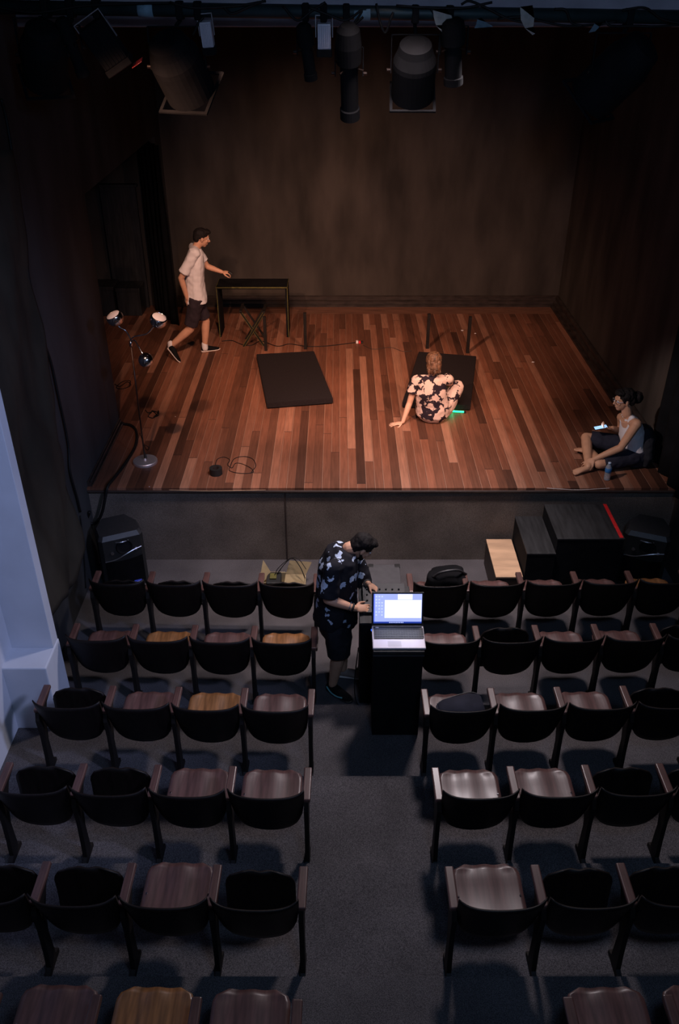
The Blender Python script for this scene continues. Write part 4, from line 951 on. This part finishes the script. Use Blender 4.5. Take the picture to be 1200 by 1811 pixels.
def head(c, fwd, up, s=1.0):
    """c: centre of the head"""
    M_ = basis(fwd, up); T = lambda x, y, z: Vector(c) + M_ @ Vector((x * s, y * s, z * s))
    out = [el(T(0, -0.012, 0.025), (0.074 * s, 0.094 * s, 0.086 * s), M_), el(T(0, 0.022, -0.030), (0.060 * s, 0.066 * s, 0.074 * s), M_), el(T(0, 0.050, -0.082), (0.032 * s, 0.028 * s, 0.024 * s), M_),
           cap(T(0, 0.084, 0.016), T(0, 0.104, -0.018), 0.008 * s, 0.013 * s), el(T(0, 0.090, -0.026), (0.018 * s, 0.012 * s, 0.009 * s), M_),
           cap(T(-0.018, 0.080, -0.050), T(0.018, 0.080, -0.050), 0.0085 * s), cap(T(-0.016, 0.079, -0.060), T(0.016, 0.079, -0.060), 0.0085 * s),
           cap(T(-0.040, 0.072, 0.034), T(-0.012, 0.083, 0.030), 0.008 * s), cap(T(0.040, 0.072, 0.034), T(0.012, 0.083, 0.030), 0.008 * s), el(T(-0.036, 0.062, -0.016), (0.022 * s, 0.018 * s, 0.022 * s), M_), el(T(0.036, 0.062, -0.016), (0.022 * s, 0.018 * s, 0.022 * s), M_)]
    for sx in (-1, 1): out.append(el(T(sx * 0.076, -0.006, -0.008), (0.009 * s, 0.019 * s, 0.030 * s), M_ @ Matrix.Rotation(R(12 * sx), 3, 'Z')))
    return out, M_, T
def eyes(o, L0, T, s=1.0):
    for sx in (-1, 1):
        bm = BM(); ell(bm, T(sx * 0.030, 0.072, 0.014), (0.0115 * s,) * 3, None, 12); e = obj('eye', bm, M_eye, o, L0, True)
        bm = BM(); ell(bm, T(sx * 0.030, 0.0805, 0.013), (0.0048 * s,) * 3, None, 10); obj('pupil', bm, M_black, e, L0, True)
def shoe_p(heel, toe, up, w=0.045, s=1.0):
    h = Vector(heel); t = Vector(toe); d = (t - h); L_ = d.length; d.normalize(); side = d.cross(Vector(up)).normalized(); u = side.cross(d).normalized()
    P_ = lambda a, z_: h + d * L_ * a + u * z_
    up_ = [lo([P_(0.02, 0.050), P_(0.10, 0.052), P_(0.30, 0.050), P_(0.45, 0.042), P_(0.65, 0.032), P_(0.85, 0.026), P_(0.97, 0.022)],
              [(w * 0.55, 0.030), (w * 0.80, 0.040), (w * 0.85, 0.042), (w * 0.92, 0.036), (w * 1.02, 0.026), (w * 0.9, 0.020), (w * 0.45, 0.012)], side)]
    so_ = [lo([P_(-0.01, 0.012), P_(0.06, 0.012), P_(0.3, 0.012), P_(0.5, 0.012), P_(0.7, 0.012), P_(0.9, 0.013), P_(1.01, 0.014)],
              [(w * 0.5, 0.012), (w * 0.85, 0.012), (w * 0.9, 0.012), (w * 0.95, 0.012), (w * 1.1, 0.012), (w * 0.92, 0.012), (w * 0.4, 0.010)], side)]
    return up_, so_
def foot_p(heel, toe, up, w=0.042):
    h = Vector(heel); t = Vector(toe); d = (t - h); L_ = d.length; d.normalize(); side = d.cross(Vector(up)).normalized(); u = side.cross(d).normalized()
    P_ = lambda a, z_, s_=0: h + d * L_ * a + u * z_ + side * s_
    out = [lo([P_(0.0, 0.026), P_(0.1, 0.034), P_(0.3, 0.036), P_(0.5, 0.030), P_(0.72, 0.022), P_(0.82, 0.016)], [(0.018, 0.018), (0.030, 0.032), (0.032, 0.036), (0.036, 0.030), (0.043, 0.020), (0.040, 0.012)], side)]
    for k in range(5): out.append(cap(P_(0.80, 0.014, -0.032 + k * 0.017), P_(0.97 - 0.035 * abs(k - 1 if k < 2 else k - 1), 0.010, -0.034 + k * 0.017), 0.0085 if k else 0.0115))
    return out
def limb(a, b, c, r): # shoulder/hip - elbow/knee - wrist/ankle
    a, b, c = Vector(a), Vector(b), Vector(c); m = b + (c - b) * 0.30
    return [cap(a, b, r[0], r[1]), cap(b, m, r[1], r[2]), cap(m, c, r[2], r[3])]
AR = (0.050, 0.040, 0.040, 0.026); LG = (0.088, 0.058, 0.058, 0.037)
def chk(name, *pts):
    return [round((Vector(a) - Vector(b)).length, 2) for a, b in zip(pts, pts[1:])]

# --- walking man on the stage -------------------------------------------------
def walker():
    g = at(352, 622, SZ); YW = 11.35
    o = thing('person', 'person in white t-shirt, dark shorts and sneakers walking across the stage', 'person', (g.x - 0.1, YW, SZ)); L0 = o.location.copy()
    d = lambda x, y, dy: ad(x, y, YW + dy)
    fwd = Vector((0.94, 0.34, 0)); lat = Vector((0.34, -0.94, 0))          # lat: his right, towards the hall
    ankF = at(362, 612, SZ + 0.09); ankR = d(302, 612, -0.10)
    hip = d(345, 528, 0.0); hipF = hip - lat * 0.085; hipR = hip + lat * 0.085     # front leg = left (far) leg
    kneeR = d(336, 582, -0.06); kneeF = (hipF + ankF) / 2 + fwd * 0.09
    chest = d(343, 466, 0); neck = d(347, 437, 0); hd = d(357, 421, 0.02)
    shR = neck + lat * 0.17 + Vector((-0.06, 0, -0.04)); shL = neck - lat * 0.17 + Vector((0.0, 0, -0.04))
    elR = d(320, 492, -0.16); wrR = d(331, 528, -0.12)
    wrL = d(392, 481, 0.14); elL = (shL + wrL) / 2 + Vector((-0.02, 0.02, -0.10))
    hp, M_, T = head(hd, (0.88, 0.25, -0.30), (0.25, 0.05, 0.96))
    body = hp + [cap(neck, T(0, -0.02, -0.05), 0.056, 0.054), lo([hip - Vector((0, 0, 0.06)), hip, (hip + chest) / 2, chest, neck + Vector((0, 0, -0.04))], [(0.13, 0.10), (0.155, 0.115), (0.135, 0.10), (0.16, 0.115), (0.10, 0.07)], lat)]
    body += [cap(shR, shL, 0.055)] + limb(shR, elR, wrR, AR) + limb(shL, elL, wrL, AR) + limb(hipF, kneeF, ankF, LG) + limb(hipR, kneeR, ankR, LG)
    body += hand(wrR, (0.15, 0.1, -1), (0.2, 1, 0), fwd, (22, 25, 18)) + hand(wrL, (0.97, 0.1, -0.12), (0, 0.25, -1), (0.1, -1, 0.1), (38, 42, 26))
    solid('body', body, M_skin_m, o, L0, 0.0065); eyes(o, L0, T)
    solid('hair', [el(T(0, -0.028, 0.045), (0.084, 0.098, 0.084), M_), el(T(0, -0.07, 0.0), (0.072, 0.050, 0.075), M_), el(T(0, 0.045, 0.098), (0.066, 0.048, 0.030), M_)], M_hairb, o, L0, 0.008, 2, 0.006, 30)
    wst = hip + (chest - hip) * 0.02
    shirt = [lo([hip - Vector((-0.01, 0, 0.04)), hip + (chest - hip) * 0.4, chest, neck + Vector((0, 0, -0.055)), neck + Vector((0, 0, -0.02))], [(0.185, 0.150), (0.170, 0.135), (0.185, 0.138), (0.150, 0.095), (0.07, 0.065)], lat), cap(shR, shL, 0.068),
             lo([shR + Vector((0, 0, 0.03)), shR + (elR - shR) * 0.40, shR + (elR - shR) * 0.78], [(0.068, 0.068), (0.070, 0.070), (0.075, 0.075)], fwd), lo([shL + Vector((0, 0, 0.02)), shL + (elL - shL) * 0.4, shL + (elL - shL) * 0.75], [(0.066, 0.066), (0.068, 0.068), (0.072, 0.072)], lat)]
    solid('t_shirt', shirt, M_white, o, L0, 0.008, 3, 0.012, 8, 3)
    def sh(h, k): e = h + (k - h) * 0.86; return lo([h + Vector((0, 0, 0.04)), h + (k - h) * 0.5, e], [(0.112, 0.112), (0.100, 0.100), (0.092, 0.092)], lat)
    solid('shorts', [sh(hipF, kneeF), sh(hipR, kneeR), lo([hip - Vector((0, 0, 0.09)), hip, hip + Vector((0, 0, 0.08))], [(0.15, 0.12), (0.168, 0.13), (0.160, 0.122)], lat)], M_brownsh, o, L0, 0.008, 3, 0.008, 9, 5)
    heelF = at(356, 623, SZ); toeF = at(389, 618, SZ) ; heelR = d(296, 617, -0.12); toeR = at(316, 641, SZ)
    for hl, te, an, up in ((heelF, toeF, ankF, (0, 0, 1)), (heelR, toeR, ankR, (0.75, 0.1, 0.65))):
        te = hl + (te - hl).normalized() * 0.275
        u_, s_ = shoe_p(hl, te, up); sh_ = solid('shoe', u_, M_black, o, L0, 0.006, 2, label='dark canvas sneaker'); solid('sole', s_, M_sole, sh_, L0, 0.006, 1)
        solid('sock', [cap(an + Vector((0, 0, -0.03)), an + Vector((0, 0, 0.035)), 0.046, 0.044)], M_white, o, L0, 0.007, 2)
    _ = ('walker', chk('', shR, elR, wrR), chk('', shL, elL, wrL), chk('', hipF, kneeF, ankF), chk('', hipR, kneeR, ankR), chk('', hip, neck, hd))
    # phone-sized black thing in the outstretched hand
    bm = BM(); c = wrL + Vector((0.115, 0.0, -0.012)); mt = Matrix.Translation(c) @ Matrix.Rotation(R(35), 4, 'Y')
    box(bm, (-0.032, -0.022, -0.014), (0.032, 0.022, 0.014), 0.005, 2, mt); tag(obj('remote_control', bm, M_rubber, off=c), "small black device held in the walking person's outstretched hand", 'remote')
walker()

# --- woman sitting on the boards, seen from behind -----------------------------
def sitter():
    b = at(765, 750, SZ); YW = b.y + 0.10
    o = thing('person', 'person in flowered black jumpsuit sitting on the stage boards, back turned', 'person', (b.x, YW, SZ)); L0 = o.location.copy()
    d = lambda x, y, dy: ad(x, y, YW + dy)
    pel = Vector((d(766, 735, 0).x, YW + 0.03, SZ + 0.135)); chest = d(762, 693, 0.0); neck = d(764, 660, 0.03); hd = d(767, 641, 0.06)
    lat = Vector((1, 0.05, 0)); shL = d(736, 672, 0.0); shR = d(793, 671, 0.06)
    elL = d(724, 712, -0.02); hdL = at(712, 746, SZ + 0.035); 
    kneeR = d(808, 684, 0.20); hipR = pel + Vector((0.13, 0.03, 0)); ankR = Vector((kneeR.x + 0.02, YW + 0.62, SZ + 0.09))
    ankR = Vector((kneeR.x - 0.03, kneeR.y + 0.16, SZ + 0.09))
    kneeL = Vector((pel.x - 0.05, YW + 0.44, SZ + 0.30)); ankL = Vector((pel.x + 0.10, YW + 0.72, SZ + 0.08)); hipL = pel + Vector((-0.10, 0.05, 0))
    hp, M_, T = head(hd, (0.10, 0.95, -0.30), (0, 0.3, 0.95))
    elR = shR + Vector((0.05, 0.18, -0.16)); wrR = elR + Vector((-0.06, 0.20, -0.06))
    body = hp + [cap(neck, T(0, -0.02, -0.05), 0.048, 0.048), lo([pel - Vector((0, 0, 0.08)), pel, (pel + chest) / 2, chest, neck + Vector((0, 0, -0.05))], [(0.14, 0.12), (0.165, 0.13), (0.125, 0.10), (0.145, 0.10), (0.09, 0.06)], lat), cap(shL, shR, 0.048)]
    body += limb(shL, elL, hdL, (0.044, 0.036, 0.036, 0.024)) + limb(shR, elR, wrR, (0.044, 0.036, 0.036, 0.024)) + limb(hipR, kneeR, ankR, LG) + limb(hipL, kneeL, ankL, LG)
    body += hand(hdL + Vector((0, 0, -0.012)), (-0.98, -0.12, -0.10), (0, 0, -1), (0.1, -1, 0), (3, 3, 3), 9) + hand(wrR, (-0.5, 0.6, -0.4), (0, -0.3, -1), (-0.8, 0, 0), (22, 25, 15))
    body += foot_p(ankR + Vector((0, -0.05, -0.09)), ankR + Vector((0.04, 0.18, -0.09)), (0, 0, 1)) + foot_p(ankL + Vector((0, -0.05, -0.08)), ankL + Vector((0.04, 0.18, -0.08)), (0, 0, 1))
    solid('body', body, M_skin_f, o, L0, 0.0065); eyes(o, L0, T)
    random.seed(5)
    hair = [el(T(0, -0.020, 0.040), (0.092, 0.104, 0.092), M_), el(T(0, -0.062, -0.015), (0.088, 0.058, 0.090), M_), el(T(0, -0.062, -0.075), (0.082, 0.046, 0.055), M_)]
    for k in range(34):
        a_ = random.uniform(-2.6, -0.5); zz = random.uniform(-0.110, 0.05); rr = 0.088 - 0.10 * max(0, zz)
        p = T(rr * math.cos(a_), -0.02 + rr * math.sin(a_) * 0.95, zz); hair.append(cap(p, p + Vector((random.uniform(-0.012, 0.012), random.uniform(-0.012, 0.01), -0.028)), random.uniform(0.012, 0.020), 0.008))
    solid('hair', hair, M_hairbr, o, L0, 0.006, 1, 0.008, 38, 2, label='wavy chin-length brown hair')
    suit = [lo([Vector((pel.x, pel.y, SZ + 0.012)), pel - Vector((0, 0, 0.06)), pel + Vector((0, 0, 0.04)), pel + (chest - pel) * 0.45, chest, neck + Vector((0, -0.01, -0.075)), neck + Vector((0, 0, -0.03))],
               [(0.15, 0.13), (0.205, 0.175), (0.215, 0.17), (0.195, 0.14), (0.190, 0.130), (0.165, 0.09), (0.075, 0.055)], lat), cap(shL, shR, 0.060),
            lo([shL + Vector((0.03, 0, 0.02)), shL + (elL - shL) * 0.3, shL + (elL - shL) * 0.55], [(0.062, 0.062), (0.068, 0.068), (0.076, 0.076)], Vector((0, 1, 0))),
            lo([shR + Vector((-0.03, 0, 0.02)), shR + (elR - shR) * 0.25], [(0.060, 0.060), (0.066, 0.066)], Vector((0, 1, 0)))]
    for h, k, a_ in ((hipR, kneeR, ankR), (hipL, kneeL, ankL)):
        suit += [cap(h, k, 0.118, 0.082), lo([k, k + (a_ - k) * 0.3, k + (a_ - k) * 0.85], [(0.078, 0.078), (0.080, 0.080), (0.070, 0.070)], lat)]
    solid('jumpsuit', suit, M_jump, o, L0, 0.008, 3, 0.010, 8, 9)
    _ = ('sitter', chk('', shL, elL, hdL), chk('', hipR, kneeR, ankR), chk('', pel, neck, hd))
sitter()

# --- man sitting cross-legged with a phone -------------------------------------
def phone_man():
    b = at(1120, 828, SZ); YW = 8.16
    o = thing('person', 'person in white tank top and glasses sitting cross-legged at the right stage edge', 'person', (b.x, YW, SZ)); L0 = o.location.copy()
    d = lambda x, y, dy: ad(x, y, YW + dy)
    pel = Vector((d(1121, 818, 0).x, YW + 0.05, SZ + 0.13)); chest = d(1117, 765, 0.06); neck = d(1108, 731, 0.06); hd = d(1102, 708, 0.07)
    fwd = Vector((-0.97, 0.05, 0)); lat = Vector((0.05, 1, 0))
    shN = d(1125, 750, -0.13); shF = d(1099, 738, 0.25)
    elN = d(1097, 792, -0.16); wrN = d(1050, 812, -0.13)
    elF = d(1098, 763, 0.30); wrF = d(1082, 757, 0.18)
    hipN = pel + Vector((-0.03, -0.09, 0)); hipF = pel + Vector((-0.03, 0.12, 0.01))
    kneeN = at(1062, 826, SZ + 0.085); kneeN.y = YW - 0.14; kneeF = d(1036, 774, 0.30)
    ankF = at(1040, 824, SZ + 0.07); ankF.y += 0.0; ankN = Vector((kneeF.x - 0.03, kneeF.y + 0.04, SZ + 0.10))
    ankN = at(1046, 800, SZ + 0.08)
    hp, M_, T = head(hd, (-0.93, -0.12, -0.12), (-0.06, 0, 1), 1.0)
    body = hp + [cap(neck, T(0, -0.025, -0.05), 0.055, 0.055), lo([pel - Vector((0, 0, 0.08)), pel, (pel + chest) / 2, chest, neck + Vector((0.0, 0, -0.05))], [(0.14, 0.11), (0.16, 0.12), (0.15, 0.11), (0.165, 0.115), (0.10, 0.065)], lat), cap(shN, shF, 0.055)]
    body += limb(shN, elN, wrN, (0.053, 0.041, 0.041, 0.026)) + limb(shF, elF, wrF, AR) + limb(hipN, kneeN, ankN, LG) + limb(hipF, kneeF, ankF, LG)
    body += hand(wrN, (-0.80, -0.1, -0.50), (0.1, 0.5, -1), (-0.3, -0.5, 0.6), (16, 22, 14), 10) + hand(wrF, (-0.98, 0, 0.12), (0, 0, 1), (0, -1, 0.1), (30, 50, 30))
    body += foot_p(ankF + Vector((0.05, 0.02, -0.065)), ankF + Vector((-0.19, -0.08, -0.05)), (0.1, -0.1, 1)) + foot_p(ankN + Vector((0.05, 0.0, -0.07)), ankN + Vector((-0.16, 0.14, -0.03)), (0.3, -0.2, 1))
    solid('body', body, M_skin_t, o, L0, 0.0062); eyes(o, L0, T)
    random.seed(8)
    hair = [el(T(0, -0.028, 0.050), (0.088, 0.100, 0.086), M_), el(T(0, -0.078, 0.012), (0.080, 0.060, 0.080), M_), el(T(0, 0.040, 0.098), (0.070, 0.050, 0.034), M_), el(T(0, -0.150, 0.008), (0.066, 0.062, 0.066), M_), cap(T(-0.07, 0.03, 0.05), T(-0.074, 0.012, -0.01), 0.014, 0.008), cap(T(0.07, 0.03, 0.05), T(0.074, 0.012, -0.01), 0.014, 0.008)]
    solid('hair', hair, M_hairb, o, L0, 0.006, 1, 0.010, 36, 4, label='curly black hair gathered behind')
    gl_ = thing('glasses', 'round-framed glasses worn by the cross-legged person', 'glasses', tuple(T(0, 0.09, 0.012))); G0 = gl_.location.copy()
    for sx in (-1, 1):
        bm = BM(); tube(bm, [T(sx * 0.032 + 0.023 * math.cos(t_), 0.094, 0.010 + 0.020 * math.sin(t_)) for t_ in [2 * math.pi * k / 18 for k in range(19)]], 0.0022, 6); obj('rim', bm, M_steel, gl_, G0)
        bm = BM(); tube(bm, [T(sx * 0.055, 0.093, 0.014), T(sx * 0.079, 0.02, 0.014), T(sx * 0.081, -0.012, 0.006)], 0.0020, 6); obj('temple', bm, M_steel, gl_, G0)
    bm = BM(); tube(bm, [T(-0.010, 0.095, 0.014), T(0, 0.108, 0.016), T(0.010, 0.095, 0.014)], 0.002, 6); obj('bridge', bm, M_steel, gl_, G0)
    tank = [lo([pel + Vector((0, 0, 0.02)), pel + (chest - pel) * 0.4, chest, chest + (neck - chest) * 0.55, neck + Vector((0, 0, -0.045))], [(0.178, 0.140), (0.170, 0.130), (0.168, 0.132), (0.120, 0.100), (0.072, 0.070)], lat)]
    for sh in (shN, shF): q = sh + (neck - sh) * 0.45; tank.append(cap(q + Vector((0.0, 0, 0.005)), chest + (sh - chest) * 0.30, 0.036, 0.10))
    solid('tank_top', tank, M_white, o, L0, 0.007, 3, 0.008, 10, 2)
    sho = [lo([Vector((pel.x, pel.y, SZ + 0.01)), pel - Vector((0, 0, 0.03)), pel + Vector((0, 0, 0.075))], [(0.16, 0.13), (0.185, 0.145), (0.178, 0.135)], lat)]
    for h, k in ((hipN, kneeN), (hipF, kneeF)): sho.append(lo([h, h + (k - h) * 0.5, h + (k - h) * 0.90], [(0.108, 0.108), (0.098, 0.098), (0.088, 0.088)], lat))
    solid('shorts', sho, M_navy, o, L0, 0.008, 3, 0.009, 9, 1)
    bm = BM(); box(bm, (-0.025, -0.006, -0.02), (0.025, 0.006, 0.0), 0.002)
    # dark jacket tied at the back of the waist
    solid('waist_jacket', [lo([pel + Vector((0.09, -0.02, -0.115)), pel + Vector((0.10, -0.01, 0.0)), pel + Vector((0.085, 0, 0.18)), pel + Vector((0.06, 0.02, 0.30))], [(0.15, 0.070), (0.20, 0.095), (0.17, 0.09), (0.10, 0.06)], lat)], M_dark, o, L0, 0.008, 3, 0.016, 9, 7, label='dark jacket around the lower back')
    c = wrF + Vector((-0.13, -0.01, 0.012)); ph = thing('smartphone', 'glowing smartphone held by the cross-legged person', 'phone', tuple(c))
    mt = Matrix.Rotation(R(-12), 4, 'Y'); bm = BM(); box(bm, (-0.075, -0.037, -0.004), (0.075, 0.037, 0.004), 0.003, 2, mt); obj('case', bm, M_rubber, ph)
    bm = BM(); box(bm, (-0.066, -0.033, 0.004), (0.066, 0.033, 0.0048), 0, 2, mt); obj('screen', bm, glow('phone_screen', (0.35, 0.62, 1.0), 1.0), ph)
    lamp('smartphone_light', 'AREA', tuple(c + Vector((0, 0, 0.02))), tuple(c + Vector((0.15, 0, 0.5))), 0.12, (0.5, 0.7, 1.0), 0.08)
    _ = ('phone_man', chk('', shN, elN, wrN), chk('', shF, elF, wrF), chk('', hipN, kneeN, ankN), chk('', hipF, kneeF, ankF), chk('', pel, neck, hd))
phone_man()

# --- technician bending over the laptop ---------------------------------------
def technician():
    YW = 5.72; fz = 0.0
    nf = at(593, 1240, 0.0)
    o = thing('person', 'person in flower-print shirt bending towards the laptop in the aisle', 'person', (-0.03, YW, fz)); L0 = o.location.copy()
    d = lambda x, y, dy: ad(x, y, YW + dy)
    ankN = at(589, 1226, 0.09); ankN.y = max(ankN.y, 5.50); ankN = ad(588, 1214, 5.62); ankN.z = 0.09; ankF = at(606, 1182, 0.09)
    hip = d(592, 1096, 0.10); lat = Vector((0.30, -0.95, 0)); fwd = Vector((0.95, 0.30, 0))
    hipN = hip + lat * 0.09; hipF = hip - lat * 0.09
    kneeN = (hipN + ankN) / 2 + fwd * 0.03; kneeF = (hipF + ankF) / 2 + fwd * 0.04
    chest = d(598, 1004, 0.12); neck = d(617, 970, 0.14); hd = d(640, 968, 0.16)
    shN = d(588, 1004, -0.08); shF = d(630, 984, 0.32)
    elN = d(580, 1060, -0.12); wrN = d(627, 1076, -0.14)
    elF = d(642, 1036, 0.30); wrF = d(652, 1030, 0.20)
    wrF = d(651, 1032, 0.16)
    hp, M_, T = head(hd, (0.72, 0.10, -0.68), (0.66, 0.1, 0.75))
    body = hp + [cap(neck, T(0, -0.04, -0.03), 0.060, 0.060), lo([hip - Vector((0, 0, 0.06)), hip, (hip + chest) / 2, chest, neck - (neck - chest) * 0.25], [(0.15, 0.12), (0.17, 0.14), (0.165, 0.13), (0.17, 0.125), (0.11, 0.07)], lat), cap(shN, shF, 0.055)]
    body += limb(shN, elN, wrN, (0.054, 0.044, 0.044, 0.028)) + limb(shF, elF, wrF, AR) + limb(hipN, kneeN, ankN, (0.09, 0.060, 0.062, 0.038)) + limb(hipF, kneeF, ankF, (0.09, 0.060, 0.062, 0.038))
    body += hand(wrN, (0.95, 0.15, -0.1), (0.1, 0.5, -1), (0.2, 0.4, 0.6), (18, 20, 12), 8) + hand(wrF, (0.80, -0.35, -0.45), (-0.2, -0.1, -1), (0.3, -0.9, 0.2), (18, 18, 10), 8)
    solid('body', body, M_skin_m, o, L0, 0.0062); eyes(o, L0, T)
    solid('hair', [el(T(0, -0.022, 0.044), (0.085, 0.102, 0.086), M_), el(T(0, -0.064, -0.005), (0.078, 0.055, 0.078), M_), el(T(0, 0.042, 0.096), (0.066, 0.050, 0.030), M_)], M_hairb, o, L0, 0.007, 2, 0.006, 34, 3)
    solid('beard', [el(T(0, 0.040, -0.070), (0.050, 0.044, 0.040), M_), cap(T(-0.062, 0.0, -0.03), T(-0.048, 0.04, -0.07), 0.014), cap(T(0.062, 0.0, -0.03), T(0.048, 0.04, -0.07), 0.014)], M_hairb, o, L0, 0.006, 1, 0.004, 40, 5)
    up = (neck - hip).normalized()
    shirt = [lo([hip + Vector((0, 0, 0.0)), hip + (chest - hip) * 0.15, hip + (chest - hip) * 0.45, chest, chest + (neck - chest) * 0.55 + Vector((-0.02, 0, 0.03)), chest + (neck - chest) * 0.85 + Vector((-0.02, 0, 0.03))], [(0.205, 0.195), (0.215, 0.190), (0.215, 0.180), (0.210, 0.165), (0.180, 0.130), (0.115, 0.085)], lat), cap(shN - (shF - shN) * 0.0, shF, 0.070)]
    for a_, b_ in ((shN, elN), (shF, elF)): shirt.append(lo([a_ + (a_ - b_) * 0.05, a_ + (b_ - a_) * 0.45, a_ + (b_ - a_) * 0.88], [(0.070, 0.070), (0.078, 0.078), (0.090, 0.090)], fwd))
    solid('shirt', shirt, M_shirt, o, L0, 0.008, 3, 0.010, 8, 11)
    def sh(h, k): e = h + (k - h) * 1.02; return lo([h + Vector((0, 0, 0.06)), h + (k - h) * 0.5, e], [(0.125, 0.125), (0.115, 0.115), (0.105, 0.105)], lat)
    solid('shorts', [sh(hipN, kneeN), sh(hipF, kneeF), lo([hip - Vector((0, 0, 0.12)), hip, hip + Vector((0, 0, 0.05))], [(0.17, 0.14), (0.19, 0.155), (0.18, 0.15)], lat)], M_dark, o, L0, 0.008, 3, 0.008, 9, 6)
    for an, dr, mm, tm in ((ankN, Vector((0.72, -0.62, 0)), M_black, True), (ankF, Vector((0.98, -0.10, 0)), M_shoebr, False)):
        dr.normalize(); h = Vector((an.x, an.y, 0.0)) - dr * 0.06; u_, s_ = shoe_p(h, h + dr * 0.285, (0, 0, 1), 0.048)
        s1 = solid('shoe', u_, mm, o, L0, 0.006, 2); solid('sole', s_, M_sole if not tm else M_rubber, s1, L0, 0.006, 1)
        if tm:
            bm = BM(); sd = Vector((-dr.y, dr.x, 0)) * -0.047; tube(bm, spline([h + dr * 0.02 + sd * 0.8 + Vector((0, 0, 0.06)), h + dr * 0.08 + sd * 1.08 + Vector((0, 0, 0.035)), h + dr * 0.15 + sd * 1.12 + Vector((0, 0, 0.03)), h + dr * 0.21 + sd * 0.98 + Vector((0, 0, 0.045))], 5), 0.007, 6); obj('side_stripe', bm, M_teal, s1, L0, True)
    for wr, el_ in ((wrN, elN), (wrF, elF)):
        dd = (el_ - wr).normalized()
        for k in range(2):
            bm = BM(); p = wr + dd * (0.02 + k * 0.028); s_, u_ = frame_of(dd); tube(bm, [p + (s_ * math.cos(t_) + u_ * math.sin(t_)) * 0.032 for t_ in [2 * math.pi * j / 18 for j in range(19)]], 0.009 if k == 0 else 0.005, 7); obj('bracelet', bm, M_rubber if k == 0 else M_steel, o, L0, True)
    _ = ('tech', chk('', shN, elN, wrN), chk('', shF, elF, wrF), chk('', hipN, kneeN, ankN), chk('', hipF, kneeF, ankF), chk('', hip, neck, hd), [round(q, 2) for q in hip], [round(q, 2) for q in hd])
technician()
